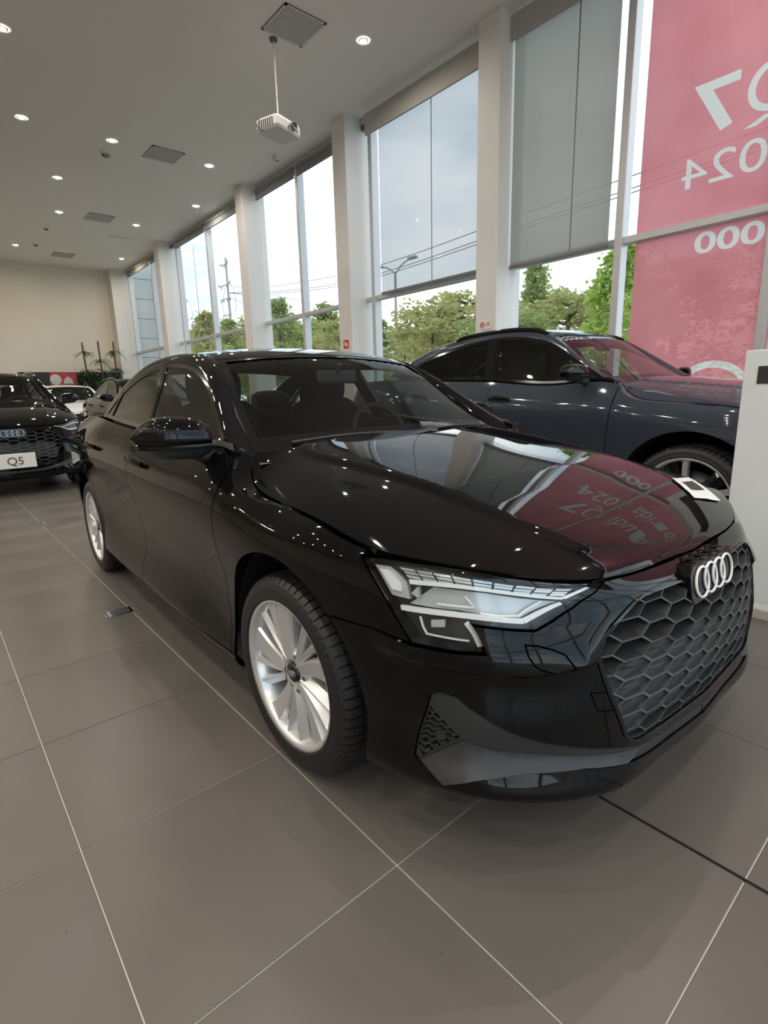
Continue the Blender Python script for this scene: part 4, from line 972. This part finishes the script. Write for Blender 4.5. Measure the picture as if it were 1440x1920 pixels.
# ---------------------------------------------------------------- the cars
car = build_car('saloon_car', saloon_spec(fold=1))
car.location = (1.598, 1.325, 0); car.rotation_euler = (0, 0, -math.radians(1.3))
tag(car, 'glossy black four-door saloon car with silver wheels in the foreground', 'car')
mat('grey_blue_paint', (.050, .061, .080), .05, .2, 0)
mat('white_paint', (.72, .73, .73), .2, 0, 1.0)
et = build_car('coupe_suv', remap(1.085, [-.95, 0, .54, 1.66, 2.95, 3.98], [0, .20, .30, .885, 1.185, 1.685], paint='grey_blue_paint', R=.385, RA=.47, tx=.825, rr=.298, W=.26, style='bold', step=.04, det=1, detail=1, belt='gloss_black',
    glass='side_glass', rear_glass='privacy_glass', rails=(.30, .66), mirror_paint='gloss_black', mirror_s=.8, bar_z=.016, bulge=.03, liner='cabin_light', seat_s=1.15))
et.location = (4.73, 1.36, 0)
tag(et, 'blue-grey coupe SUV parked beside the windows, behind the black saloon', 'car')
q5 = build_car('estate_suv', remap(1.04, [-.89, 0, .46, 1.58, 2.82, 3.79], [0, .20, .30, .85, 1.12, 1.61], paint='black_paint', R=.365, RA=.44, tx=.80, rr=.262, W=.235, style='bold', step=.045, detail=1, belt='gloss_black', rails=(.30, .80), ringmat='chrome', bulge=.03, t2=.80))
q5.location = (.83, 8.82, 0)
tag(q5, 'black SUV with roof bars at left, facing forward with a white Q5 plate', 'car')
bk = build_car('estate_suv', remap(1.04, [-.89, 0, .46, 1.58, 2.82, 3.79], [0, .20, .30, .85, 1.12, 1.61], paint='black_paint', R=.365, RA=.44, tx=.80, rr=.262, W=.235, style='bold', step=.06, detail=1, belt='gloss_black', rails=(.30, .80), ringmat='chrome', bulge=.03, t2=.80))
bk.location = (3.92, 11.35, 0)
tag(bk, 'distant black SUV showing its side windows and mirror, beside the windows', 'car')
wh = build_car('white_suv', remap(1.04, [-.89, 0, .46, 1.58, 2.82, 3.79], [0, .20, .30, .85, 1.12, 1.61], paint='white_paint', R=.365, RA=.44, tx=.80, rr=.262, W=.235, style='bold', step=.07, detail=1, belt='gloss_black', ringmat='chrome', bulge=.03, t2=.80))
wh.location = (3.40, 17.0, 0)
tag(wh, 'distant white car between the two black SUVs, below the plants', 'car')
# ---------------------------------------------------------------- ceiling fittings
mat('lamp_trim', (.72, .71, .68), .4)
mat('lamp_glow', (1, .9, .75), .4, emis=(1, .91, .80), estr=860)
mat('lamp_glow_warm', (1, .75, .4), .4, emis=(1, .78, .52), estr=860)
HC = 4.6
def downlight_mesh():
    t = MB().lathe([(.068, 0), (.066, -.008), (.050, -.012), (.040, -.004)], 'z', n=24).mesh('trim')
    g = MB().lathe([(.0005, -.006), (.040, -.004)], 'z', n=20).mesh('lamp'); return t, g
TM, GM = downlight_mesh(); GW = GM.copy()
spots = []
for r, y in enumerate((-.70, .35, 1.397, 2.495, 3.55, 4.935)):
    for x in (-1.90, -1.50, -1.10, -.70, -.35, .06, .455, .757, 1.157):
        if y < 2.4 and x in (.455,): continue
        if y > 3 and x == .455: continue
        spots.append((x, y))
for y in (-.15, .90, 1.966, 3.03, 4.42):
    for x in (-1.6, -.95, -.30, .344 if y < 2.5 else .66, 1.31 if y > 2.5 else 1.36):
        if y in (.90, 1.966) and x > 1: continue
        spots.append((x, y))
for k, (x, y) in enumerate(spots):
    far = y > 4; o = empty('downlight', (x*HC, y*HC, CZ-.002))
    link('trim', TM, MATS['lamp_trim'], o); link('lamp', GW if far else GM, MATS['lamp_glow_warm' if far else 'lamp_glow'], o)
    rows_ = sorted({q[1] for q in spots if q[1] > 1}); OR = 'first second third fourth fifth sixth seventh eighth ninth tenth'.split()
    inrow = sorted([q[0] for q in spots if q[1] == y], reverse=True); n_ = OR[inrow.index(x)]
    if y > 1: lb = '%s recessed ceiling spotlight, %s row from the camera, %s from the windows' % ('orange' if far else 'warm-white', OR[rows_.index(y)], n_)
    else: lb = 'warm-white recessed spotlight overhead behind the camera, %s row back, %s from the windows' % (OR[sorted({q[1] for q in spots if q[1] < 1}, reverse=True).index(y)], n_)
    tag(o, lb, 'ceiling light', 'ceiling spotlights')
mat('vent_grey', (.60, .59, .56), .7); mat('vent_dark', (.40, .395, .38), .8)
names = ['nearest the camera, by the projector pole', 'second from the camera', 'third from the camera', 'fourth from the camera', 'farthest, at the left edge']
for k, (x, y) in enumerate(((.965, 1.466), (.96, 2.50), (.953, 3.524), (.952, 4.534), (.50, 4.75))):
    v = empty('ceiling_vent', (x*HC, y*HC, CZ)); h = .30
    MB().box((-h, -h, -.010), (h, h, -.002)).build('backing', MATS['vent_dark'], v)
    f = MB(); 
    for a, b in (((-h, -h), (h, -h+.03)), ((-h, h-.03), (h, h)), ((-h, -h), (-h+.03, h)), ((h-.03, -h), (h, h))): f.box((*a, -.016), (*b, -.002))
    f.build('frame', MATS['vent_grey'], v)
    for i in range(14): MB().box((-h+.03, -h+.045+i*.0385, -.015), (h-.03, -h+.062+i*.0385, -.006)).build('slat', MATS['vent_grey'], v)
    tag(v, 'square grey ceiling air vent, '+names[k], 'vent', 'ceiling vents')
mat('plastic_white', (.70, .69, .66), .5); mat('plastic_grey', (.12, .12, .12), .4)
def dome(x, y, label, r=.065, h=.07):
    d = empty('smoke_detector', (x, y, CZ)); MB().lathe([(r, 0), (r, -h*.35), (r*.9, -h*.5)], 'z', n=20).build('base', MATS['plastic_white'], d)
    MB().lathe([(r*.85, -h*.5), (r*.7, -h*.8), (.001, -h)], 'z', n=20).build('cover', MATS['plastic_grey'], d); tag(d, label, 'detector')
dome(3.50, 12.02, 'small domed detector on the ceiling beside a spotlight', .085, .11)
dome(3.45, 17.94, 'tiny ceiling detector in the middle of the far ceiling'); dome(3.48, 19.9, 'tiny ceiling detector closest to the back wall')
sc = empty('security_camera', (6.13, 10.25, CZ)); MB().lathe([(.05, 0), (.05, -.03), (.03, -.04)], 'z', n=16).build('mount', MATS['plastic_white'], sc)
MB().tube([(0, .02, -.06), (.0, -.10, -.11)], .035, 12).build('camera_body', MATS['plastic_white'], sc); MB().lathe([(.001, -.101), (.028, -.100)], 'y', (0, 0, -.11), 14).build('camera_lens', MATS['plastic_grey'], sc)
tag(sc, 'small white security camera on the ceiling near the windows', 'camera')
MB().box((-.30, -.05, -.02), (.30, .05, 0), .006).build('emergency_light', MATS['plastic_white'], None, (5.30, 17.75, CZ)); tag(bpy.data.objects['emergency_light'], 'slim white bar fitting on the far ceiling near the columns', 'light')
# projector on its pole
pj = empty('projector', (4.36, 7.13, 4.62), math.radians(18)); pj_w, pj_d, pj_h = .25, .19, .15
def proj_body():
    bm = MB(); P = curve([(-.25, -.10), (-.24, -.17), (-.12, -.195), (.12, -.195), (.24, -.17), (.25, -.10)], 24); poly = [tuple(p) for p in P]+[(.25, .17), (.20, .19), (-.20, .19), (-.25, .17)]
    rows = [(0.93, 0), (1, .03), (1, .12), (.94, .15)]; n = len(poly); V = []
    for s, z in rows: V += [(p[0]*s, p[1]*s, z) for p in poly]
    F = [(r*n+i, r*n+(i+1) % n, (r+1)*n+(i+1) % n, (r+1)*n+i) for r in range(3) for i in range(n)]+[tuple(range(n))[::-1], tuple(range(3*n, 4*n))]
    return bm.add(V, F).build('projector_body', MATS['plastic_white'], pj)
pb = proj_body()
MB().lathe([(.056, -.21), (.056, -.235), (.045, -.24), (.038, -.225), (.001, -.218)], 'y', (.06, 0, .085), 24).build('lens', MATS['plastic_grey'], pj)
for x in (-.03, .15): MB().lathe([(.016, -.200), (.001, -.201)], 'y', (x, 0, .055), 14).build('sensor', MATS['plastic_grey'], pj)
for i in range(7): MB().box((-.256, -.12+i*.038, .03), (-.249, -.10+i*.038, .12)).build('grille_slat', MATS['plastic_grey'], pj)
MB().tube(curve([(-.24, .12, .13), (-.33, .10, .12), (-.36, .08, .05), (-.30, .07, -.01), (-.22, .06, .005)], 16), .007, 8).build('cable', MATS['plastic_grey'], pj)
MB().tube([(0, 0, .15), (0, 0, CZ-4.62)], .011, 10).build('pole', MATS['plastic_white'], pj); MB().box((-.05, -.05, .148), (.05, .05, .165), .004).build('mount_plate', MATS['plastic_grey'], pj)
MB().lathe([(.05, CZ-4.62), (.05, CZ-4.65), (.012, CZ-4.66)], 'z', n=16).build('ceiling_flange', MATS['plastic_grey'], pj)
tag(pj, 'white projector hanging from the ceiling on a thin pole', 'projector')
# ---------------------------------------------------------------- signs on the columns
mat('sign_white', (.80, .79, .76), .5); mat('sign_red', (.62, .03, .035), .45); mat('sign_dark', (.08, .07, .07), .5)
def sign(name, y, z, w, h, bg, label):
    s = empty(name, (XC-.006, y, z)); MB().box((-.003, -w/2, -h/2), (.004, w/2, h/2)).build('board', MATS[bg], s); tag(s, label, 'sign'); return s
s1 = sign('no_smoking_sign', 5.04, 2.05, .20, .12, 'sign_white', 'small white no-smoking sign with red circle on column')
MB().tube([(-.004, .045+.036*math.cos(t), .036*math.sin(t)) for t in np.linspace(0, 2*math.pi, 25)], .005, 6, False).build('red_ring', MATS['sign_red'], s1)
MB().tube([(-.004, .045-.025, .025), (-.004, .045+.025, -.025)], .005, 6).build('red_slash', MATS['sign_red'], s1)
MB().box((-.005, .022, -.005), (-.003, .070, .006)).build('cigarette', MATS['sign_dark'], s1)
for i, w in enumerate((.06, .07)): MB().box((-.005, -.085, .012-i*.03), (-.003, -.085+w, .024-i*.03)).build('caption', MATS['sign_red'], s1)
s2 = sign('fire_sign', 8.30, 2.05, .15, .15, 'sign_red', 'small red square safety sign on the middle column')
MB().box((-.005, -.045, -.045), (-.003, -.005, .02)).build('pictogram', MATS['sign_white'], s2); MB().box((-.005, .012, -.03), (-.003, .045, .045)).build('pictogram', MATS['sign_white'], s2)
# ---------------------------------------------------------------- totem beside the saloon
mat('totem_white', (.80, .84, .84), .25, 0, .3); mat('totem_screen', (.03, .03, .032), .15, 0, .5); mat('plinth_beige', (.50, .48, .42), .6)
tm = empty('display_totem', (3.10, .55, 0))
MB().box((-.03, -.36, .075), (.05, .335, 1.312), .004).build('panel', MATS['totem_white'], tm); MB().box((-.06, -.40, 0), (.16, .36, .045)).build('plinth', MATS['plinth_beige'], tm); MB().box((-.03, -.37, .045), (.09, .34, .075)).build('plinth_step', MATS['sign_white'], tm)
MB().box((-.034, -.25, 1.155), (-.029, .275, 1.236)).build('screen', MATS['totem_screen'], tm)
tag(tm, 'white display totem with a dark screen strip at the right edge', 'totem')
mat('card_beige', (.55, .50, .42), .6)
cd = empty('sign_card', (3.115, .60, 1.312)); MB().box((-.008, -.30, 0), (.008, .215, .075), .002).build('card', MATS['card_beige'], cd); tag(cd, 'low beige card standing on top of the white totem', 'card')
# ---------------------------------------------------------------- price sheet lying on the hood
def price_sheet():
    mat('paper', (.78, .79, .77), .5); mat('print_black', (.02, .02, .02), .4)
    t = empty('price_sheet', (0, 0, 0)); t.parent = None
    # follows the hood near its far front corner
    hs = next(o for o in car.children if o.name.startswith('hood')); me = hs.data; V = np.array([v.co[:] for v in me.vertices]); V = V[V[:, 2] > .6]
    def zh(x, y):
        d = (V[:, 0]-x)**2+(V[:, 1]-y)**2; i = np.argsort(d)[:10]; w = 1/(d[i]+1e-5); return float((V[i, 2]*w).sum()/w.sum())
    def sheet(nm, p00, p10, p11, p01, m, dz, n=10):
        G = []
        for i in range(n+1):
            row = []
            for j in range(n+1):
                u, v = i/n, j/n; p = (np.array(p00)*(1-u)+np.array(p10)*u)*(1-v)+(np.array(p01)*(1-u)+np.array(p11)*u)*v; row.append((p[0], p[1], zh(*p)+dz))
            G.append(row)
        MB().grid(G).build(nm, MATS[m], t, fix=False)
    A, B, C, D = PS
    sheet('sheet', A, B, C, D, 'paper', .006)
    c = (np.array(A)+B+C+D)/4; f = lambda p, k: tuple(c+(np.array(p)-c)*k)
    f2 = lambda u, v: tuple((np.array(A)*(1-u)+np.array(B)*u)*(1-v)+(np.array(D)*(1-u)+np.array(C)*u)*v)
    sheet('printed_block', f2(.22, .26), f2(.78, .26), f2(.78, .66), f2(.22, .66), 'print_black', .0085)
    t.matrix_world = Matrix.Translation(car.location) @ Matrix.Rotation(-math.radians(1.3), 4, 'Z')
    tag(t, 'white paper sheet with a black printed block lying on the black hood', 'paper')
PS = [(.44, -.545), (.63, -.53), (.485, -.695), (.335, -.665)]
price_sheet()
# ---------------------------------------------------------------- floor boxes
mat('brass_dark', (.30, .27, .22), .3, .9)
def floor_box(x, y, w, d, label):
    b = empty('floor_socket', (x, y, 0)); MB().box((-w/2, -d/2, 0), (w/2, d/2, .006), .002).build('frame', MATS['chrome'], b)
    MB().box((-w/2+.014, -d/2+.014, .004), (w/2-.014, d/2-.014, .008), .001).build('lid', MATS['alloy_dark'], b); MB().box((-w/2+.02, -.004, .008), (w/2-.02, .002, .010)).build('hinge', MATS['chrome'], b)
    for s in (-1, 1): MB().lathe([(.001, .008), (.006, .007), (.007, 0)], 'z', (s*(w/2+.010), 0, 0), 10).build('screw', MATS['chrome'], b)
    tag(b, label, 'floor socket', 'metal floor sockets')
floor_box(.672, 3.085, .125, .085, 'metal-framed floor socket lid next to the saloon'); floor_box(.686, 6.0, .13, .09, 'small distant metal floor socket lid near the black SUV')
# number plate on the SUV
pl = empty('number_plate', (.80, 8.82-.955, .455)); MB().box((-.22, -.012, -.09), (.22, 0, .09), .006).build('plate', MATS['sign_white'], pl)
me = text_mesh('Q5', .135, 'lettering', .0); me.materials.clear(); w = max(v.co.x for v in me.vertices); o = link('lettering', me, MATS['sign_dark'], pl, (-w/2, -.014, -.045)); o.rotation_euler = (math.pi/2, 0, 0)
tag(pl, 'white plate lettered Q5 on the front of the black SUV', 'plate')
# ---------------------------------------------------------------- back of the hall
mat('planter_black', (.012, .012, .012), .5); mat('soil', (.05, .035, .02), .9); mat('leaf_dark', (.028, .075, .022), .5, var=.3, scale=20); mat('cane', (.16, .075, .035), .7, var=.25, scale=20)
mat('poster_red', (.40, .05, .06), .6, var=.5, scale=6); mat('poster_white', (.6, .6, .58), .6)
bb = empty('display_wall', (4.4, YB-.45, 0)); MB().box((-1.6, 0, 0), (1.55, .40, 2.14), .01).build('panel', MATS['planter_black'], bb)
tag(bb, 'low black display wall along the back of the showroom', 'display wall')
po = empty('poster', (4.10, YB-.46, 1.90)); MB().box((-.42, -.012, -.24), (.42, 0, .24)).build('sheet', MATS['poster_red'], po); MB().lathe([(.001, -.016), (.17, -.015), (.18, -.012)], 'y', (-.25, 0, -.02), 18).build('white_shape', MATS['poster_white'], po); MB().prism([(-.02, -.16), (.30, -.16), (.26, .0), (.14, .10), (.02, .0)], -.015, -.012, 'y').build('white_shape', MATS['poster_white'], po)
tag(po, 'red and white poster on the black display wall', 'poster')
def leafy(name, spots_, ln, wd, seed, m='leaf_dark', parent=None):
    rnd = random.Random(seed); b = MB()
    for (x, y, z, n, sp_) in spots_:
        for i in range(n):
            a = rnd.uniform(0, 2*math.pi); L_ = ln*rnd.uniform(.7, 1.2); up = rnd.uniform(-.1, .5)*sp_; dr = rnd.uniform(.3, .9)
            dx, dy = math.cos(a), math.sin(a); px, py = -dy*wd, dx*wd; P = []
            for t in (0, .33, .66, 1): P.append((x+dx*L_*t, y+dy*L_*t, z+L_*(up*t*1.2-dr*t*t)))
            V = [P[0]]
            for q, w_ in ((P[1], 1), (P[2], .8)): V += [(q[0]+px*w_, q[1]+py*w_, q[2]), (q[0]-px*w_, q[1]-py*w_, q[2])]
            V.append(P[3]); b.add(V, [(0, 1, 2), (1, 3, 4, 2), (3, 5, 4)])
    return b.build(name, MATS[m], parent, fix=False)
for k, (x, zt) in enumerate(((4.74, 3.10), (5.22, 3.17), (5.68, 3.17))):
    y = YB-1.15; p = empty('cane_plant', (x, y, 0)); lean = (-.05, -.02, .02)[k]
    MB().prism([(-.2, -.2), (.2, -.2), (.2, .2), (-.2, .2)], 0, 1.15, 'z').build('planter', MATS['planter_black'], p)
    MB().tube([(0, 0, 1.1), (lean*.5, 0, 2.1), (lean, 0, zt)], .030, 10).build('cane', MATS['cane'], p)
    leafy('leaves', [(lean*.9, 0, zt-.35, 34, 1.0), (lean*.6, 0, zt-.95, 40, 1.0)] if k != 1 else [(lean*.8, 0, zt-.65, 34, 1.0), (lean*.5, 0, zt-1.0, 30, 1)], .42, .022, k+1, 'leaf_dark', p)
    leafy('low_leaves', [(random.uniform(-.25, .25), random.uniform(-.2, .1), 1.3+.1*i, 26, 2.0) for i in range(7)], .34, .035, k+30, 'leaf_dark', p)
    tag(p, ('cane plant with two leaf whorls, left of the three', 'cane plant with a bare brown top, middle of the three', 'cane plant nearest the corner column, right of the three')[k], 'plant', 'cane plants at the back')
# ---------------------------------------------------------------- outdoors
mat('asphalt', (.30, .295, .28), .9, var=.2, scale=2)
struct(MB().box((-60, -60, -.35), (90, 140, -.15)).build('ground', MATS['asphalt']))
mat('facade_tile', (.42, .44, .44), .5, var=.08, scale=1)
op = empty('facade_pillar', (7.35, 23.0, -.15))
for i in range(9): MB().box((-.45, -.5, i*.72), (.45, .5, i*.72+.705), .008).build('cladding_panel', MATS['facade_tile'], op)
tag(op, 'grey panel-clad outer pillar beyond the far window', 'pillar')
def leaf_mat(name, c1, c2):
    m = bpy.data.materials.new(name); m.use_nodes = True; nt = m.node_tree; N = nt.nodes; L = nt.links; N.clear()
    out = N.new('ShaderNodeOutputMaterial'); tc = N.new('ShaderNodeTexCoord'); nz = N.new('ShaderNodeTexNoise'); nz.inputs['Scale'].default_value = 1.3; nz.inputs['Detail'].default_value = 4; L.new(tc.outputs['Object'], nz.inputs[0])
    cr = N.new('ShaderNodeValToRGB'); cr.color_ramp.elements[0].position = .35; cr.color_ramp.elements[0].color = (*c1, 1); cr.color_ramp.elements[1].position = .65; cr.color_ramp.elements[1].color = (*c2, 1); L.new(nz.outputs[0], cr.inputs[0])
    df = N.new('ShaderNodeBsdfDiffuse'); tl = N.new('ShaderNodeBsdfTranslucent'); L.new(cr.outputs[0], df.inputs[0]); L.new(cr.outputs[0], tl.inputs[0])
    a = N.new('ShaderNodeMixShader'); a.inputs[0].default_value = .45; L.new(df.outputs[0], a.inputs[1]); L.new(tl.outputs[0], a.inputs[2]); L.new(a.outputs[0], out.inputs[0]); MATS[name] = m
leaf_mat('leaf_conifer', (.29, .36, .14), (.50, .55, .24)); leaf_mat('leaf_bright', (.36, .50, .11), (.58, .70, .22)); leaf_mat('leaf_olive', (.38, .39, .16), (.60, .58, .28))
mat('bark', (.11, .08, .055), .9, var=.3, scale=12)
def tree_mesh(seed, kind, n=5200):
    """foliage of a tree 1 unit tall and about .5 wide: sprays of small blades on drooping boughs"""
    rnd = random.Random(seed); b = MB(); V, F = [], []
    boughs = []
    for i in range(150 if kind == 'spire' else 130):
        t = rnd.random()**.8
        if kind == 'spire': z = .12+.86*t; r = .30*(1-t)**.75*rnd.uniform(.55, 1.15)+.012
        else: z = .22+.72*t; r = .42*math.sqrt(max(.02, 1-((z-.52)/.48)**2))*rnd.uniform(.5, 1.1)
        a = rnd.uniform(0, 2*math.pi); boughs.append((a, z, r, rnd.uniform(-.02, .10) if kind == 'spire' else rnd.uniform(.0, .12)))
    for k in range(n):
        a, z, r, up = boughs[k % len(boughs)]; u = rnd.random()**.55; q = r*u
        x, y, zz = q*math.cos(a)+rnd.gauss(0, .020), q*math.sin(a)+rnd.gauss(0, .020), z+up*u-.05*u*u+rnd.gauss(0, .014)
        L_ = rnd.uniform(.018, .042); w = L_*rnd.uniform(.22, .40); az = a+rnd.gauss(0, .8); el = rnd.uniform(-.7, .9)
        d = Vector((math.cos(az)*math.cos(el), math.sin(az)*math.cos(el), math.sin(el))); s = d.cross(Vector((rnd.gauss(0, 1), rnd.gauss(0, 1), rnd.gauss(0, 1)))).normalized()*w
        p = Vector((x, y, zz)); i = len(V); V += [p, p+d*L_*.5+s, p+d*L_, p+d*L_*.5-s]; F.append((i, i+1, i+2, i+3))
    me = make_mesh('foliage', V, F)
    t = MB().tube([(0, 0, 0), (.006, 0, .4), (0, .004, .8), (0, 0, .93 if kind == 'spire' else .75)], [.022, .017, .009, .003], 8)
    for a, z, r, up in boughs[::4]: t.tube([(0, 0, z-.02), (r*.8*math.cos(a), r*.8*math.sin(a), z+up*.7)], [.005, .0015], 5)
    return me, t.mesh('trunk')
TREES = {(k, s): tree_mesh(s*7+1, k) for k in ('spire', 'round') for s in (0, 1)}
def tree(yx, zx, X, kind, s, leaf, wide, label, rz=0.0):
    h = (1.16+zx*X)+.05; o = empty('tree', (X, yx*X, -.15), rz)
    f, t = TREES[(kind, s)]; f = f.copy(); f.materials.clear(); t = t.copy(); t.materials.clear()
    a = link('foliage', f, MATS[leaf], o); b = link('trunk', t, MATS['bark'], o)
    for q in (a, b): q.scale = (h*wide, h*wide, h)
    tag(o, label, 'tree', 'trees outside the windows')
TL = [(.50, .250, 14, 'spire', 0, 'leaf_bright', 1.25, 'tall bright green tree beside the pink banner'), (.675, .255, 15.5, 'spire', 1, 'leaf_conifer', .95, 'spiky dark conifer outside, right of the nearest column'),
 (.60, .19, 13, 'round', 0, 'leaf_olive', 1.5, 'low bushy tree between the bright tree and the spiky conifer'), (.745, .17, 13, 'round', 1, 'leaf_conifer', 1.4, 'low dense tree just right of the nearest column'), (.40, .22, 14, 'round', 1, 'leaf_bright', 1.4, 'leafy tree mostly behind the pink banner'),
 (.86, .235, 14.5, 'round', 1, 'leaf_olive', 1.45, 'olive-green tree outside, left of the nearest column'), (.97, .215, 15, 'round', 0, 'leaf_olive', 1.3, 'olive tree below the thin grey shade, by the lamp post'), (1.07, .165, 15, 'round', 1, 'leaf_olive', 1.4, 'low olive bush beneath the lamp post'),
 (1.185, .205, 15, 'spire', 0, 'leaf_conifer', 1.3, 'narrow conifer just right of the middle column'), (1.33, .22, 15, 'round', 0, 'leaf_olive', 1.3, 'tree partly hidden by the middle column'),
 (1.43, .275, 15, 'spire', 1, 'leaf_conifer', 1.4, 'pointed conifer left of the middle column'), (1.55, .25, 15, 'round', 1, 'leaf_conifer', 1.4, 'round tree between two pointed conifers'), (1.71, .325, 14, 'spire', 0, 'leaf_conifer', 1.3, 'tallest pointed conifer, right of the third column'), (1.87, .28, 15, 'round', 0, 'leaf_olive', 1.2, 'round tree beside the third column'),
 (2.12, .31, 14, 'spire', 1, 'leaf_conifer', 1.3, 'conifer at the foot of the nearer utility pole'), (2.33, .355, 14, 'spire', 0, 'leaf_olive', 1.4, 'conifer between the two utility poles'), (2.52, .31, 14, 'round', 1, 'leaf_conifer', 1.3, 'dense tree at the foot of the farther utility pole'), (2.75, .34, 14, 'round', 0, 'leaf_olive', 1.2, 'tree just right of the fourth column'),
 (3.08, .38, 13, 'spire', 1, 'leaf_conifer', 1.5, 'conifer in the farthest window bay'), (3.45, .36, 13, 'round', 1, 'leaf_conifer', 1.4, 'tree behind the outer clad pillar')]
for i, a in enumerate(TL):
    a = list(a); a[2] = (12.5, 18.0, 15.0)[i % 3]; a[6] *= .95 if a[3] == 'round' else .85; tree(*a, rz=i*1.3)
OR2 = 'first second third fourth fifth sixth seventh eighth ninth tenth eleventh twelfth'.split()
for i, yx in enumerate((.45, .64, .80, .92, 1.04, 1.15, 1.27, 1.48, 1.64, 1.98, 2.22, 2.62)):
    tree(yx, (.17, .19, .20, .175, .16, .175, .19, .235, .25, .26, .28, .30)[i], 21.5, ('spire', 'round')[i % 2], i // 2 % 2, ('leaf_olive', 'leaf_conifer')[i % 2], 1.25, 'tree in the hazy back row outside, %s from the pink banner' % OR2[i], i*.9)
# utility poles, lamp post, wires
mat('pole_grey', (.36, .34, .32), .8, var=.15, scale=5); mat('wire_dark', (.10, .10, .105), .6); mat('insulator', (.20, .17, .16), .4)
def pole(X, yx, zt, arms, label, extra):
    o = empty('utility_pole', (X, yx*X, -.15)); MB().tube([(0, 0, 0), (0, 0, zt)], [.17, .10], 12).build('mast', MATS['pole_grey'], o)
    for z, w, ins in arms:
        MB().box((-w*.28-.04, -w, z), (-w*.28+.04, w, z+.09)).build('crossarm', MATS['pole_grey'], o)
        for q in ins: MB().tube([(-w*.28, q*w, z-.22 if q*q < .99 else z+.09), (-w*.28, q*w, z if q*q < .99 else z+.32)], [.06, .04], 8).build('insulator', MATS['insulator'], o)
    for P in extra: MB().tube(curve(P, 14), .022, 6).build('cable', MATS['wire_dark'], o)
    tag(o, label, 'utility pole'); return o
XP = 25.5
pole(XP, 2.085, 1.2+.528*XP, [(1.2+.50*XP, .75, (-1, 0, 1)), (1.2+.425*XP, 1.25, (-1, -.5, .5, 1)), (1.2+.375*XP, 1.15, (-.9, -.3, .4, .9)), (1.2+.315*XP, 1.05, ())], 'nearer utility pole with several crossarms outside the windows',
     [[(0, 1.1, 9.2), (0, 1.5, 10.2), (0, 1.0, 11.4), (0, .2, 12.3)], [(0, -1.1, 9.2), (0, -1.5, 10.4), (0, -1.0, 11.8), (0, 0, 12.5)], [(0, .95, 7.9), (0, 1.1, 6.6), (0, .1, 5.0)], [(0, -.95, 7.9), (0, -1.1, 6.6), (0, -.1, 5.0)], [(0, -.5, 8.6), (0, -.6, 6.8), (0, 0, 5.4)]])
pole(XP+1, 2.53, 1.2+.575*XP, [(1.2+.55*XP, .5, (-1, 1)), (1.2+.43*XP, 1.9, (-1, -.6, .6, 1)), (1.2+.355*XP, 1.7, (-.9, -.5, .2, .5, .9)), (1.2+.30*XP, 1.2, (-.8, 0, .8))], 'farther utility pole with looping cables outside the windows',
     [[(0, 1.5, 10), (0, 1.9, 8.6), (0, .6, 7.4)], [(0, -1.5, 10), (0, -2.2, 9.2), (0, -1.2, 7.0), (0, -.2, 6.2)], [(0, -.9, 12.6), (0, -1.8, 11.4), (0, -1.4, 9.4)], [(0, .3, 12.8), (0, 1.4, 11.6), (0, 1.7, 9.6)]])
pole(XP+8, 3.12, 12.5, [(11.4, 1.3, (-1, 0, 1)), (9.0, 1.1, (-1, 1))], 'small distant utility pole in the farthest window bay', [])
MB().tube([(0, 0, 0), (0, 0, 16.0)], [.06, .03], 8).build('antenna_mast', MATS['pole_grey'], None, (23.5, 2.385*23.5, -.15)); tag(bpy.data.objects['antenna_mast'], 'thin antenna mast rising between the two utility poles', 'mast')
lp = empty('lamp_post', (19, 1.105*19, -.15)); hl_ = 1.2+.31*19; MB().tube([(0, 0, 0), (0, 0, hl_)], [.11, .06], 10).build('post', MATS['pole_grey'], lp)
for s in (-1, 1):
    MB().tube(curve([(0, 0, hl_-.1), (0, s*.5, hl_+.25), (0, s*1.3, hl_+.42)], 10), .035, 8).build('arm', MATS['pole_grey'], lp); MB().box((-.12, s*1.25-.25, hl_+.36), (.12, s*1.25+.25, hl_+.48), .03).build('lantern', MATS['pole_grey'], lp)
tag(lp, 'double-armed street lamp post outside, behind the thin grey shade', 'lamp post')
for k, (z0, z1) in enumerate(((.345, .332), (.325, .311), (.318, .304))):
    P = [(XP, 2.09*XP, 1.16+.395*XP), (XP, 1.6*XP, 1.16+(z0+.01)*XP), (XP, 1.2*XP, 1.16+z1*XP), (XP, .75*XP, 1.16+z0*XP), (XP, .2*XP, 1.16+(z0+.02)*XP), (XP, -.6*XP, 1.16+(z0+.10)*XP)]
    o = MB().tube(curve(P, 40), .022, 6).build('power_line', MATS['wire_dark']); tag(o, ('uppermost long overhead wire across the windows', 'middle long overhead wire across the windows', 'lowest long overhead wire across the windows')[k], 'wire', 'overhead wires')
for k in range(3):
    P = [(XP, 2.06*XP, 1.16+(.42-.025*k)*XP), (XP+4, (1.72)*(XP+4), 1.16+(.335-.03*k)*(XP+4)), (XP+10, 1.35*(XP+10), 1.16+(.235-.03*k)*(XP+10))]
    o = MB().tube(curve(P, 24), .022, 6).build('power_line', MATS['wire_dark']); tag(o, ('upper slanting wire falling away from the nearer pole', 'middle slanting wire falling away from the nearer pole', 'lower slanting wire falling away from the nearer pole')[k], 'wire', 'slanting wires')
